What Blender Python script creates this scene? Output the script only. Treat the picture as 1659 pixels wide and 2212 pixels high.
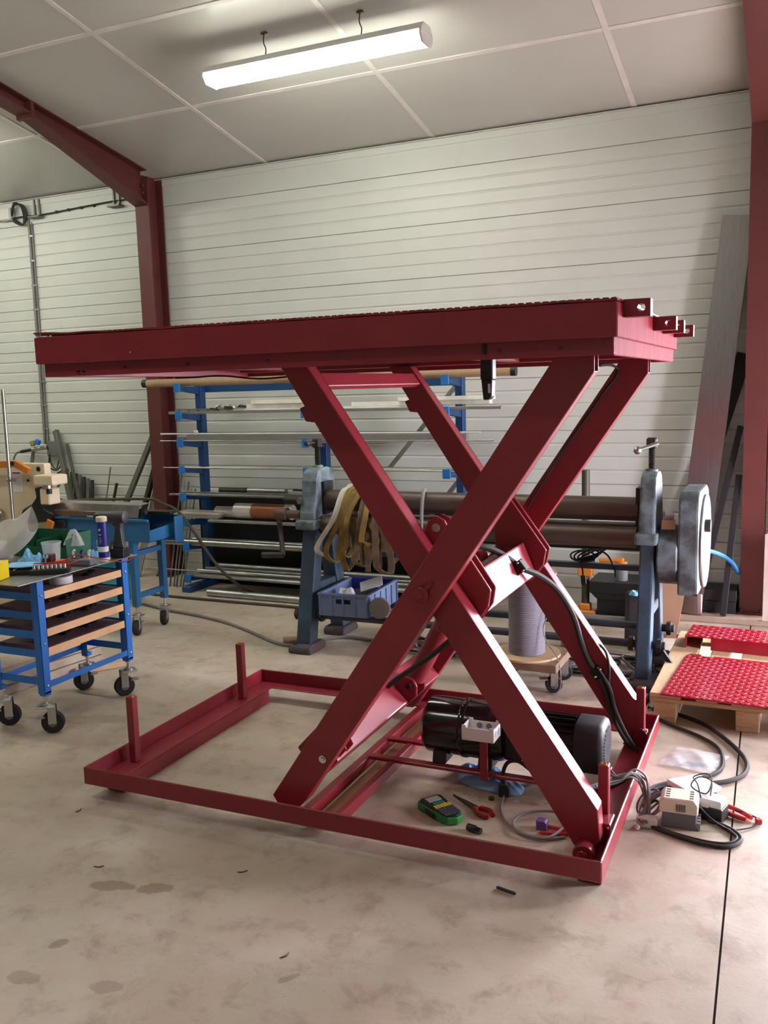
import bpy, bmesh, math, random
from mathutils import Vector, Matrix
scene = bpy.context.scene
for o in list(bpy.data.objects): bpy.data.objects.remove(o)
C = scene.collection
R_ = random.Random(7)
PI = math.pi
# ---------------------------------------------------------------- camera
cd = bpy.data.cameras.new('camera'); cam = bpy.data.objects.new('camera', cd); C.objects.link(cam)
cd.sensor_fit = 'VERTICAL'; cd.sensor_height = 36; cd.lens = 1963.09/2212*36; cd.clip_start = .05
def cam_matrix(yaw, pitch, roll, loc):
    cy, sy, cp, sp = math.cos(yaw), math.sin(yaw), math.cos(pitch), math.sin(pitch)
    f = Vector((-sy*cp, cy*cp, -sp)); r = Vector((cy, sy, 0)); u = r.cross(f)
    cr, sr = math.cos(roll), math.sin(roll)
    r2 = cr*r+sr*u; u2 = -sr*r+cr*u
    m = Matrix((r2, u2, -f)).transposed().to_4x4(); m.translation = loc
    return m
cam.matrix_world = cam_matrix(.4362, .1363, -.0285, (0, 0, 1.66))
scene.camera = cam
# ---------------------------------------------------------------- world, light, exposure
w = bpy.data.worlds.new('overcast_sky'); scene.world = w; w.use_nodes = True
bg = w.node_tree.nodes['Background']; bg.inputs[0].default_value = (.93, .88, 1.0, 1); bg.inputs[1].default_value = 62.0
vs = scene.view_settings
vs.view_transform = 'Standard'; vs.look = 'None'; vs.gamma = 1; vs.use_curve_mapping = False; vs.exposure = 0.0
LAMP = 38.0                                   # radiance of the fluorescent diffusers
for nm_, sx_, sy_, mt_ in (('back_door_portal', 1.8, 2.05, ((-1, 0, 0, 1.2), (0, 0, 1, 6.86), (0, 1, 0, 1.03), (0, 0, 0, 1))), ('side_opening_portal', .6, 2.1, ((0, 0, 1, 2.26), (1, 0, 0, 4.4), (0, 1, 0, 1.05), (0, 0, 0, 1)))):
    pl = bpy.data.lights.new(nm_, 'AREA'); pl.shape = 'RECTANGLE'; pl.size = sx_; pl.size_y = sy_; pl.cycles.is_portal = True
    po = bpy.data.objects.new(nm_, pl); C.objects.link(po); po.matrix_world = Matrix(mt_)
# ---------------------------------------------------------------- materials
MATS = {}
def mat(name, col, rough=.5, metal=0, col2=None, scale=6, bump=0, bscale=80, contrast=.5, coat=0, trans=0, alpha=1, emit=0, ior=1.45, detail=4, stretch=None, spec=.5):
    if name in MATS: return MATS[name]
    m = bpy.data.materials.new(name); m.use_nodes = True; nt = m.node_tree; b = nt.nodes['Principled BSDF']
    b.inputs['Base Color'].default_value = (*col, 1); b.inputs['Roughness'].default_value = rough; b.inputs['Metallic'].default_value = metal
    b.inputs['Coat Weight'].default_value = coat; b.inputs['Coat Roughness'].default_value = .12
    b.inputs['Transmission Weight'].default_value = trans; b.inputs['Alpha'].default_value = alpha; b.inputs['IOR'].default_value = ior
    b.inputs['Specular IOR Level'].default_value = spec
    tc = nt.nodes.new('ShaderNodeTexCoord'); vec = tc.outputs['Object']
    if stretch:
        mp = nt.nodes.new('ShaderNodeMapping'); mp.inputs['Scale'].default_value = stretch; nt.links.new(vec, mp.inputs[0]); vec = mp.outputs[0]
    if col2 or True:
        c2 = col2 or tuple(min(1, c*.86) for c in col)
        n = nt.nodes.new('ShaderNodeTexNoise'); n.inputs['Scale'].default_value = scale; n.inputs['Detail'].default_value = detail
        n.inputs['Roughness'].default_value = .6; nt.links.new(vec, n.inputs['Vector'])
        r = nt.nodes.new('ShaderNodeValToRGB'); r.color_ramp.elements[0].position = .5-contrast*.35; r.color_ramp.elements[1].position = .5+contrast*.35
        r.color_ramp.elements[0].color = (*col, 1); r.color_ramp.elements[1].color = (*c2, 1)
        nt.links.new(n.outputs[0], r.inputs[0]); nt.links.new(r.outputs[0], b.inputs['Base Color'])
        if emit:
            nt.links.new(r.outputs[0], b.inputs['Emission Color']); b.inputs['Emission Strength'].default_value = emit
    if bump:
        n2 = nt.nodes.new('ShaderNodeTexNoise'); n2.inputs['Scale'].default_value = bscale; n2.inputs['Detail'].default_value = 3; nt.links.new(vec, n2.inputs['Vector'])
        bp = nt.nodes.new('ShaderNodeBump'); bp.inputs['Strength'].default_value = bump; bp.inputs['Distance'].default_value = .004
        nt.links.new(n2.outputs[0], bp.inputs['Height']); nt.links.new(bp.outputs[0], b.inputs['Normal'])
    MATS[name] = m
    return m
RED = mat('red_gloss_paint', (.25, .021, .032), .36, 0, (.225, .018, .029), 5, .12, 220, coat=.08)
RED2 = mat('brushed_red_paint_with_runs', (.30, .035, .05), .62, 0, (.20, .016, .026), 14, .35, 40, stretch=(1, 2, .2), spec=.03)
REDP = mat('red_primer_steel', (.12, .026, .025), .55, 0, (.10, .022, .021), 4, .1, 60)
WALL = mat('white_lacquered_cladding', (.60, .61, .575), .42, 0, (.56, .57, .535), 1.5)
CEIL = mat('white_lacquered_ceiling_panel', (.52, .515, .485), .28, 0, (.49, .485, .455), 1.2)
STRIP = mat('white_plastic_joint_strip', (.74, .70, .68), .45)
WHITE = mat('white_plastic', (.72, .70, .68), .4)
CREAM = mat('cream_machine_paint', (.74, .62, .44), .45, 0, (.68, .56, .40), 5, .05)
BLUE = mat('bright_blue_paint', (.016, .165, .60), .4, 0, (.014, .15, .54), 5, .05)
BLUE2 = mat('bench_blue_paint', (.022, .135, .31), .42, 0, (.02, .115, .27), 4, .05)
RACKBLUE = mat('rack_blue_paint', (.012, .065, .20), .45, 0, (.01, .055, .17), 4)
OLDBLUE = mat('worn_light_blue_paint', (.17, .23, .26), .55, 0, (.07, .085, .09), 9, .25, 40, contrast=.28)
OLDBLUE2 = mat('worn_dark_blue_paint', (.042, .085, .14), .55, 0, (.03, .04, .05), 5, .2, 40, contrast=.4)
STEEL = mat('bare_steel', (.46, .45, .42), .32, 1, (.34, .33, .31), 9, .05)
GALV = mat('galvanised_steel', (.52, .52, .50), .42, 1, (.40, .40, .39), 6)
CHROME = mat('bright_zinc', (.72, .72, .70), .2, 1)
DARKST = mat('dark_mill_scale_steel', (.060, .052, .047), .5, .6, (.035, .030, .027), 8, .1)
ROLLST = mat('brown_oxidised_roll_steel', (.12, .085, .07), .45, .5, (.08, .056, .046), 6, .08, stretch=(.3, 3, 3))
BLACK = mat('black_plastic', (.012, .012, .013), .45)
BLACKG = mat('black_gloss_paint', (.006, .006, .007), .16, coat=.4)
RUBBER = mat('black_rubber', (.018, .017, .017), .7)
HOSE = mat('black_rubber_hose', (.022, .018, .015), .68)
GREYC = mat('grey_cable', (.22, .21, .20), .5)
GREYP = mat('grey_plastic', (.16, .165, .18), .5)
WOOD = mat('pale_pine_wood', (.55, .37, .20), .7, 0, (.44, .28, .15), 14, .15, 60, stretch=(1, 8, 8))
WOODY = mat('pine_wood_along_depth', (.55, .38, .21), .7, 0, (.45, .29, .16), 14, .15, 60, stretch=(8, 1, 8))
PLY = mat('plywood', (.58, .42, .25), .6, 0, (.50, .35, .20), 8, .08)
EDGE = mat('raw_shelf_board_edge', (.80, .50, .28), .6, 0, (.74, .45, .24), 20)
SHELF = mat('brown_phenolic_board', (.22, .13, .135), .5, 0, (.19, .11, .115), 8)
CARD = mat('brown_cardboard', (.42, .28, .16), .75, 0, (.36, .24, .14), 8)
FOAM = mat('white_foam', (.88, .86, .78), .8, 0, (.74, .71, .62), 10, .2, 120)
ORANGE = mat('orange_paint', (.62, .20, .02), .45)
YELLOW = mat('yellow_plastic', (.80, .62, .01), .4)
BRASS = mat('brass_insert', (.75, .50, .14), .28, 1)
GREEN = mat('green_plastic', (.012, .105, .05), .4)
PAPER = mat('white_paper', (.80, .80, .82), .7)
GLOVE = mat('light_blue_nitrile', (.22, .50, .80), .5, 0, (.16, .42, .72), 10, .2, 40)
CLEAR = mat('clear_plastic', (.86, .90, .93), .12, alpha=.32)
HAZY = mat('hazy_polythene', (.88, .85, .80), .3, alpha=.5)
REDW = mat('red_wire', (.55, .03, .025), .4)
ALU = mat('brushed_aluminium', (.44, .415, .42), .26, 1, (.38, .36, .36), 4, stretch=(20, 20, .6))
# ---------------------------------------------------------------- mesh helpers
class G:
    def __init__(s): s.v = []; s.f = []
    def add(s, vs, fs):
        n = len(s.v); s.v += [tuple(v) for v in vs]; s.f += [tuple(i+n for i in f) for f in fs]; return s
    def obox(s, c, a, b, d):
        c, a, b, d = map(Vector, (c, a, b, d))
        vs = [c+i*a+j*b+k*d for k in (-1, 1) for j in (-1, 1) for i in (-1, 1)]
        return s.add(vs, [(0, 2, 3, 1), (4, 5, 7, 6), (0, 1, 5, 4), (2, 6, 7, 3), (0, 4, 6, 2), (1, 3, 7, 5)])
    def box(s, x0, x1, y0, y1, z0, z1):
        return s.obox(((x0+x1)/2, (y0+y1)/2, (z0+z1)/2), ((x1-x0)/2, 0, 0), (0, (y1-y0)/2, 0), (0, 0, (z1-z0)/2))
    def rbox(s, c, sx, sy, sz, rz=0, rx=0, ry=0):
        m = Matrix.Rotation(rz, 3, 'Z') @ Matrix.Rotation(ry, 3, 'Y') @ Matrix.Rotation(rx, 3, 'X')
        return s.obox(c, m @ Vector((sx/2, 0, 0)), m @ Vector((0, sy/2, 0)), m @ Vector((0, 0, sz/2)))
    def bar(s, p, q, w, h, up=(0, 0, 1)):
        p, q = Vector(p), Vector(q); d = (q-p); u = Vector(up); x = d.cross(u)
        if x.length < 1e-6: x = d.cross(Vector((1, 0, 0)))
        x.normalize(); y = x.cross(d).normalized()
        return s.obox((p+q)/2, d/2, x*w/2, y*h/2)
    def ring(s, c, x, y, r, n):
        return [c+x*(r*math.cos(2*PI*i/n))+y*(r*math.sin(2*PI*i/n)) for i in range(n)]
    @staticmethod
    def frame(d):
        d = Vector(d).normalized(); a = Vector((0, 0, 1)) if abs(d.z) < .9 else Vector((1, 0, 0))
        x = d.cross(a).normalized(); return x, x.cross(d).normalized()
    def lathe(s, o, d, prof, n=20, cap=True):
        o = Vector(o); d = Vector(d).normalized(); x, y = s.frame(d); vs = []
        for r, h in prof: vs += s.ring(o+d*h, x, y, max(r, 1e-5), n)
        fs = []
        for k in range(len(prof)-1):
            for i in range(n):
                j = (i+1) % n; fs.append((k*n+i, k*n+j, (k+1)*n+j, (k+1)*n+i))
        if cap: fs += [tuple(range(n))[::-1], tuple((len(prof)-1)*n+i for i in range(n))]
        return s.add(vs, fs)
    def cyl(s, p, q, r, r2=None, n=16, cap=True):
        p, q = Vector(p), Vector(q); return s.lathe(p, q-p, [(r, 0), (r if r2 is None else r2, (q-p).length)], n, cap)
    def pipe(s, p, q, r, t, n=16):
        p, q = Vector(p), Vector(q); L = (q-p).length
        return s.lathe(p, q-p, [(r-t, 0), (r, 0), (r, L), (r-t, L), (r-t, 0)], n, False)
    def tube(s, pts, r, n=7, sub=4, closed=False):
        P = [Vector(p) for p in pts]
        if sub > 1 and len(P) > 2:
            Q = []; m = len(P); rng = range(m if closed else m-1)
            for i in rng:
                a = P[(i-1) % m] if (closed or i > 0) else P[0]*2-P[1]; b = P[i]; c = P[(i+1) % m]
                e = P[(i+2) % m] if (closed or i+2 < m) else c*2-b
                for k in range(sub):
                    t = k/sub
                    Q.append(.5*((2*b)+(c-a)*t+(2*a-5*b+4*c-e)*t*t+(3*b-a-3*c+e)*t**3))
            if not closed: Q.append(P[-1])
            P = Q
        vs = []; x = None; m = len(P)
        for i, p in enumerate(P):
            d = (P[(i+1) % m]-P[i-1]) if closed else (P[min(i+1, m-1)]-P[max(i-1, 0)])
            if d.length < 1e-9: d = Vector((0, 0, 1))
            d.normalize()
            if x is None: x, y = s.frame(d)
            else:
                x = x-d*x.dot(d)
                x = x.normalized() if x.length > 1e-6 else s.frame(d)[0]
                y = d.cross(x)
            vs += s.ring(p, x, y, r, n)
        fs = []
        for k in range(m if closed else m-1):
            for i in range(n):
                j = (i+1) % n; k2 = (k+1) % m; fs.append((k*n+i, k*n+j, k2*n+j, k2*n+i))
        if not closed: fs += [tuple(range(n))[::-1], tuple((m-1)*n+i for i in range(n))]
        return s.add(vs, fs)
    def ribbon(s, pts, w, t, side=(1, 0, 0), sub=4):
        g = G(); g.tube(pts, 1, 4, sub); P = [sum((Vector(v) for v in g.v[i:i+4]), Vector())/4 for i in range(0, len(g.v), 4)]
        sd = Vector(side).normalized(); vs = []; fs = []
        for i, p in enumerate(P):
            d = (P[min(i+1, len(P)-1)]-P[max(i-1, 0)]).normalized(); nrm = d.cross(sd)
            nrm = nrm.normalized() if nrm.length > 1e-6 else Vector((0, 0, 1))
            vs += [p-sd*w/2-nrm*t/2, p+sd*w/2-nrm*t/2, p+sd*w/2+nrm*t/2, p-sd*w/2+nrm*t/2]
        for k in range(len(P)-1):
            for i in range(4):
                j = (i+1) % 4; fs.append((k*4+i, k*4+j, k*4+4+j, k*4+4+i))
        n = 4*(len(P)-1); fs += [(3, 2, 1, 0), (n, n+1, n+2, n+3)]
        return s.add(vs, fs)
    def prism(s, poly, ax, a0, a1):
        def pt(p, a): return {'y': (p[0], a, p[1]), 'x': (a, p[0], p[1]), 'z': (p[0], p[1], a)}[ax]
        n = len(poly); vs = [pt(p, a0) for p in poly]+[pt(p, a1) for p in poly]
        return s.add(vs, [tuple(range(n))[::-1], tuple(range(n, 2*n))]+[(i, (i+1) % n, n+(i+1) % n, n+i) for i in range(n)])
    def plate_hole(s, outer, inner, ax, a0, a1):
        # two loops with the same number of points: a plate with a hole
        def pt(p, a): return {'y': (p[0], a, p[1]), 'x': (a, p[0], p[1]), 'z': (p[0], p[1], a)}[ax]
        n = len(outer); vs = [pt(p, a) for a in (a0, a1) for lp in (outer, inner) for p in lp]; fs = []
        for i in range(n):
            j = (i+1) % n
            fs += [(i, j, n+j, n+i), (2*n+i, 3*n+i, 3*n+j, 2*n+j), (i, 2*n+i, 2*n+j, j), (n+i, n+j, 3*n+j, 3*n+i)]
        return s.add(vs, fs)
    def sheet(s, fn, nu, nv, closed=False):
        vs = [fn(i/(nu-1), j/(nv-1)) for j in range(nv) for i in range(nu)]
        return s.add(vs, [(j*nu+i, j*nu+i+1, (j+1)*nu+i+1, (j+1)*nu+i) for j in range(nv-1) for i in range(nu-1)])
    def ball(s, c, r, n=10, sz=1):
        c = Vector(c); prof = [(r*math.sin(PI*k/n), -r*sz*math.cos(PI*k/n)) for k in range(n+1)]
        return s.lathe(c, (0, 0, 1), prof, n*2, False)
    def out(s, name, m, parent=None, tag=None, smooth=False, bevel=0, seg=1, kind=None, recalc=True, label=None):
        vs = [Vector(v) for v in s.v]; loc = Vector((0, 0, 0))
        if parent is not None:
            r = parent
            while r.parent: r = r.parent
            if r.name in INFO:
                l, rz, local = INFO[r.name]
                if not local:
                    rm = Matrix.Rotation(-rz, 3, 'Z'); vs = [rm @ (v-l) for v in vs]
        elif tag:
            lo = Vector([min(v[i] for v in vs) for i in range(3)]); hi = Vector([max(v[i] for v in vs) for i in range(3)])
            loc = Vector(((lo.x+hi.x)/2, (lo.y+hi.y)/2, lo.z)); vs = [v-loc for v in vs]
        me = bpy.data.meshes.new(name); me.from_pydata(vs, [], s.f)
        if recalc or bevel:
            bm = bmesh.new(); bm.from_mesh(me)
            bmesh.ops.recalc_face_normals(bm, faces=bm.faces)
            if bevel:
                es = [e for e in bm.edges if len(e.link_faces) == 2 and e.calc_face_angle(0) > .5]
                bmesh.ops.bevel(bm, geom=es, offset=bevel, segments=seg, affect='EDGES', profile=.6, clamp_overlap=True)
            bm.to_mesh(me); bm.free()
        me.materials.append(m)
        if smooth:
            me.polygons.foreach_set('use_smooth', [True]*len(me.polygons)); me.set_sharp_from_angle(angle=math.radians(38))
        o = bpy.data.objects.new(name, me); C.objects.link(o); o.parent = parent; o.location = loc
        if tag:
            o['label'] = tag[0]; o['category'] = tag[1]
            if len(tag) > 2: o['group'] = tag[2]
        if label: o['label'] = label
        if kind: o['kind'] = kind
        return o
INFO = {}
def thing(name, label, cat, loc=(0, 0, 0), rz=0, group=None, local=False):
    e = bpy.data.objects.new(name, None); C.objects.link(e); e.location = loc; e.rotation_euler = (0, 0, rz); e.empty_display_size = .1
    e['label'] = label; e['category'] = cat
    if group: e['group'] = group
    INFO[e.name] = (Vector(loc), rz, local)
    return e
def dup(root, loc, rz=0, label=None):
    c = root.copy(); C.objects.link(c); c.location = loc; c.rotation_euler = (0, 0, rz)
    if label: c['label'] = label
    for ch in list(root.children):
        d = ch.copy(); C.objects.link(d); d.parent = c
        for g in list(ch.children):
            h = g.copy(); C.objects.link(h); h.parent = d
    return c
def share(src, loc, parent, rz=0):
    c = src.copy(); C.objects.link(c); c.parent = parent; c.location = loc; c.rotation_euler = (0, 0, rz); return c
def circ(cx, cz, r, n, a0=0): return [(cx+r*math.cos(a0+2*PI*i/n), cz+r*math.sin(a0+2*PI*i/n)) for i in range(n)]
# ================================================================= setting
YW, ZW, SL = 6.779, 3.534, .19
X0, X1, YF = -11.0, 2.2, -6.8
DX0, DX1, DZ = .28, 2.12, 2.0                   # the open workshop door in the back wall, right of the picture
def zc(y): return ZW+SL*(YW-y) if y > 0 else ZW+SL*(YW+y)
def concrete():
    m = bpy.data.materials.new('worn_concrete'); m.use_nodes = True; nt = m.node_tree; b = nt.nodes['Principled BSDF']; L = nt.links.new
    tc = nt.nodes.new('ShaderNodeTexCoord')
    def noise(sc, det, ro=.6, dist=0):
        n = nt.nodes.new('ShaderNodeTexNoise'); n.inputs['Scale'].default_value = sc; n.inputs['Detail'].default_value = det
        n.inputs['Roughness'].default_value = ro; n.inputs['Distortion'].default_value = dist; L(tc.outputs['Object'], n.inputs['Vector']); return n.outputs[0]
    def ramp(x, a, b_, c0=(0, 0, 0), c1=(1, 1, 1)):
        r = nt.nodes.new('ShaderNodeValToRGB'); e = r.color_ramp.elements; e[0].position = a; e[1].position = b_; e[0].color = (*c0, 1); e[1].color = (*c1, 1); L(x, r.inputs[0]); return r.outputs[0]
    def mix(f, c0, c1, fac=None):
        n = nt.nodes.new('ShaderNodeMix'); n.data_type = 'RGBA'
        for s, c in ((6, c0), (7, c1)):
            if isinstance(c, tuple): n.inputs[s].default_value = (*c, 1)
            else: L(c, n.inputs[s])
        if f is None: n.inputs[0].default_value = fac
        else: L(f, n.inputs[0])
        return n.outputs[2]
    def math_(op, a, b_):
        n = nt.nodes.new('ShaderNodeMath'); n.operation = op; n.use_clamp = op != 'SUBTRACT'
        for i, x in enumerate((a, b_)):
            if isinstance(x, (int, float)): n.inputs[i].default_value = x
            else: L(x, n.inputs[i])
        return n.outputs[0]
    base = ramp(noise(1.1, 5), .36, .64, (.42, .345, .26), (.57, .48, .39))
    c = mix(ramp(noise(2.0, 5, .6, .2), .4, .66), base, (.45, .395, .30))
    c = mix(ramp(noise(4.2, 5, .62, .2), .46, .72), c, (.47, .35, .28))
    c = mix(ramp(noise(2.4, 5, .6, .2), .5, .72), c, (.58, .505, .42))
    c = mix(math_('MULTIPLY', ramp(noise(7, 6, .72, .3), .5, .68), .75), c, (.31, .235, .18))
    c = mix(math_('MULTIPLY', ramp(noise(45, 4, .7), .66, .74), .7), c, (.16, .12, .095))
    c = mix(math_('MULTIPLY', ramp(noise(.8, 4), .5, .66), .5), c, (.33, .265, .20))
    # oil and water marks on the slab
    sep = nt.nodes.new('ShaderNodeSeparateXYZ'); L(tc.outputs['Object'], sep.inputs[0])
    wob = math_('MULTIPLY', noise(9, 4), .16)
    for (x, y, rx, ry, a, k) in STAINS:
        ca, sa = math.cos(a), math.sin(a)
        dx = math_('SUBTRACT', sep.outputs[0], x); dy = math_('SUBTRACT', sep.outputs[1], y)
        n = nt.nodes.new('ShaderNodeCombineXYZ'); L(dx, n.inputs[0]); L(dy, n.inputs[1])
        mp = nt.nodes.new('ShaderNodeMapping'); mp.vector_type = 'TEXTURE'; mp.inputs['Rotation'].default_value = (0, 0, a); mp.inputs['Scale'].default_value = (rx, ry, 1); L(n.outputs[0], mp.inputs[0])
        ln = nt.nodes.new('ShaderNodeVectorMath'); ln.operation = 'LENGTH'; L(mp.outputs[0], ln.inputs[0])
        q = nt.nodes.new('ShaderNodeMath'); q.operation = 'ADD'; L(ln.outputs['Value'], q.inputs[0])
        w2 = nt.nodes.new('ShaderNodeMath'); w2.operation = 'MULTIPLY_ADD'; L(noise(22, 3), w2.inputs[0]); w2.inputs[1].default_value = 1.3; w2.inputs[2].default_value = -.65; L(w2.outputs[0], q.inputs[1])
        c = mix(math_('MULTIPLY', ramp(q.outputs[0], .8, 1.05, (1, 1, 1), (0, 0, 0)), k), c, (.19, .115, .075))
    L(c, b.inputs['Base Color'])
    rr = ramp(noise(3, 4), .3, .7, (.42, .42, .42), (.62, .62, .62)); L(rr, b.inputs['Roughness'])
    bp = nt.nodes.new('ShaderNodeBump'); bp.inputs['Strength'].default_value = .12; bp.inputs['Distance'].default_value = .004
    L(noise(60, 4), bp.inputs['Height']); L(bp.outputs[0], b.inputs['Normal'])
    return m
STAINS = [(-2.10, 2.225, .085, .035, .3, .55), (-1.95, 2.27, .07, .035, .5, .55), (-2.03, 1.90, .035, .022, .9, .6), (-1.29, 2.03, .035, .014, .9, .45), (-2.0, 1.74, .06, .03, .2, .4), (-1.75, 1.80, .06, .03, .2, .4), (-1.05, 3.42, .28, .11, .2, .55), (-1.35, 3.75, .12, .05, .2, .35), (-3.3, 3.45, .25, .07, .4, .3), (-1.2, 4.75, .5, .2, .1, .3)]
CONC = concrete()
fl = G().box(X0-1, X1+6, YF, YW+9, -.16, -.012).out('floor', mat('dark_yard_and_joint', (.10, .095, .09), .8), kind='structure')
def xj(y): return -.17-.0311*(y-2.295)
G().prism([(X0, YF), (xj(YF)-.002, YF), (xj(YW)-.002, YW), (X0, YW)], 'z', -.1, 0).out('slab', CONC, fl)
G().prism([(xj(YF)+.002, YF), (X1, YF), (X1, YW+.12), (xj(YW)+.002, YW+.12)], 'z', -.1, 0).out('slab', CONC, fl)
# ---- back wall of 400 mm cladding trays, four ribs each
wb = G().box(X0, DX0, YW+.012, YW+.12, 0, ZW).box(DX1, X1, YW+.012, YW+.12, 0, ZW).box(DX0, DX1, YW+.012, YW+.12, DZ, ZW).out('wall_back', WALL, kind='structure')
def tray(x0, x1, z0, z1):
    pr = [(YW+.012, z0)]; n = round((z1-z0)/.1)
    pr += [(YW, z0+.004)]
    for k in range(1, n):
        z = z0+.1*k; pr += [(YW, z-.011), (YW+.007, z-.003), (YW+.007, z+.003), (YW, z+.011)]
    pr += [(YW, z1-.003), (YW+.012, z1-.003)]
    g = G(); n = len(pr); g.v = [(x0, y, z) for y, z in pr]+[(x1, y, z) for y, z in pr]
    g.f = [(i, i+1, n+i+1, n+i) for i in range(n-1)]
    return g
zs = [0, .1]+[.1+.4*k for k in range(1, 9)]
for xa, xb in ((X0, -5.285), (-5.283, -.312), (-.31, DX0), (DX0, DX1), (DX1, X1)):
    for za, zb in zip(zs[1:-1], zs[2:]):
        if xa == DX0 and za < DZ-.05: continue
        tray(xa, xb, za, zb).out('cladding_tray', WALL, wb, recalc=False)
    tray(xa, xb, 3.3, 3.53).out('cladding_tray', WALL, wb, recalc=False) if False else None
G().box(X0, DX0, YW-.006, YW+.012, 0, .098).box(DX1, X1, YW-.006, YW+.012, 0, .098).out('cladding_base', WALL, wb)
G().box(X0, X1, YW-.012, YW+.012, 3.3, 3.52).out('head_flashing', WALL, wb)
G().prism([(YW-.04, 3.527), (YW-.012, 3.527), (YW-.012, 3.47), (YW-.018, 3.47), (YW-.018, 3.521), (YW-.04, 3.521)], 'x', X0, X1).out('trim_1', WALL, kind='structure')
# ---- sloping ceiling of lacquered panels with joint strips
ce = G().prism([(YW+.1, zc(YW)+.0), (YW+.1, zc(YW)+.15), (0, zc(0)+.17), (YF, zc(YF)+.15), (YF, zc(YF)+.012), (0, zc(0)+.012), (YW, zc(YW)+.012)], 'x', X0, X1).out('ceiling', CEIL, kind='structure')
XS = [-8.65, -7.15, -5.65, -4.15, -2.65, -1.15, .35, 1.85]; YS = [3.765, 4.765, 5.765, 6.775]
def slab_c(x0, x1, y0, y1, d0, d1): return G().prism([(y0, zc(y0)-d0), (y1, zc(y1)-d0), (y1, zc(y1)-d1), (y0, zc(y0)-d1)], 'x', x0, x1)
for a, b in zip(XS, XS[1:]):
    for c, d in zip(YS, YS[1:]): slab_c(a+.004, b-.004, c+.004, d-.004, -.012, 0).out('ceiling_panel', CEIL, ce)
for x in XS: slab_c(x-.018, x+.018, YS[0], YS[-1], 0, .006).out('joint_strip', STRIP, ce)
for y in YS[:-1]:
    for a, b in zip(XS, XS[1:]): slab_c(a+.018, b-.018, y-.018, y+.018, 0, .005).out('joint_strip', STRIP, ce)
# ---- the other walls (outside the frame), the right one with a narrow opening added to brighten the floor
G().box(X0-.1, X0, YF, YW, 0, 5.0).out('wall_left', WALL, kind='structure')
G().box(X0, X1, YF-.1, YF, 0, 5.0).out('wall_front', WALL, kind='structure')
G().box(X1, X1+.1, YF, 4.1, 0, 5.0).box(X1, X1+.1, 4.7, YW, 0, 5.0).box(X1, X1+.1, 4.1, 4.7, 2.1, 5.0).out('wall_right', WALL, kind='structure')
G().box(DX0, DX0+.06, YW-.01, YW+.14, 0, DZ).box(DX1-.06, DX1, YW-.01, YW+.14, 0, DZ).box(DX0+.06, DX1-.06, YW-.01, YW+.14, DZ-.06, DZ).out('door_1', GALV, kind='structure')
G().box(-1.02, .11, 6.42, YW-.008, 0, .045).out('trim_2', mat('weathered_sill_board', (.40, .29, .22), .7, 0, (.30, .22, .17), 5, .2), kind='structure', bevel=.006)
# ---- steel portal frames
def column(x0, label):
    x1 = x0+.145; ya, yb = 6.56, 6.765; xm = (x0+x1)/2
    t = thing('steel_column', label, 'column', (xm, (ya+yb)/2, .045 if x0 > -2 else 0)); z0 = .045 if x0 > -2 else 0; zt = zc(6.66)-.02
    G().box(x0, x1, ya, ya+.014, z0+.016, zt-.02).out('front_flange', REDP, t)
    G().box(x0, x1, yb-.014, yb, z0+.016, zt).out('rear_flange', REDP, t)
    G().box(xm-.006, xm+.006, ya+.014, yb-.014, z0+.016, zt).out('web', REDP, t)
    G().box(x0-.01, x1+.01, ya-.02, yb, z0, z0+.016).out('base_plate', REDP, t)
    for sx in (x0+.012, x1-.012): G().cyl((sx, ya-.01, z0+.016), (sx, ya-.01, z0+.04), .009, n=6).out('anchor_bolt', DARKST, t)
    return xm
def rafter(x0, label):
    x1 = x0+.145; xm = (x0+x1)/2
    t = thing('steel_rafter', label, 'rafter', (xm, 6.56, zc(6.56)-.28))
    pa = [(6.56, zc(6.56)-.30), (5.30, zc(5.30)-.10), (.3, zc(.3)-.10)]
    low = lambda d: [(y, z+d) for y, z in pa]
    G().prism(low(0)+low(.014)[::-1], 'x', x0, x1).out('bottom_flange', REDP, t)
    G().prism(low(.014)+[(.3, zc(.3)-.008), (6.56, zc(6.56)-.008)], 'x', xm-.006, xm+.006).out('web', REDP, t)
    G().prism([(y, zc(y)-.012) for y in (6.56, .3)]+[(y, zc(y)-.002) for y in (.3, 6.56)], 'x', x0, x1).out('top_flange', REDP, t)
    G().prism([(5.285, zc(5.285)-.125), (5.315, zc(5.315)-.125), (5.315, zc(5.315)-.01), (5.285, zc(5.285)-.01)], 'x', x0-.004, x1+.004).out('splice_plate', REDP, t)
    for z in (-.26, -.2, -.14): G().cyl((x1-.03, 6.535, zc(6.54)+z), (x1-.03, 6.557, zc(6.54)+z), .012, n=6).out('bolt_head', CHROME, t)
column(-5.365, 'dark red steel column standing behind the left half of the lift, beside the rod rack')
column(-.378, 'dark red steel column at the right edge beside the leaning aluminium channel')
rafter(-5.365, 'dark red steel rafter running up the ceiling above the wall junction box')
rafter(-.378, 'dark red steel rafter at the top right corner above the wall')
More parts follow.
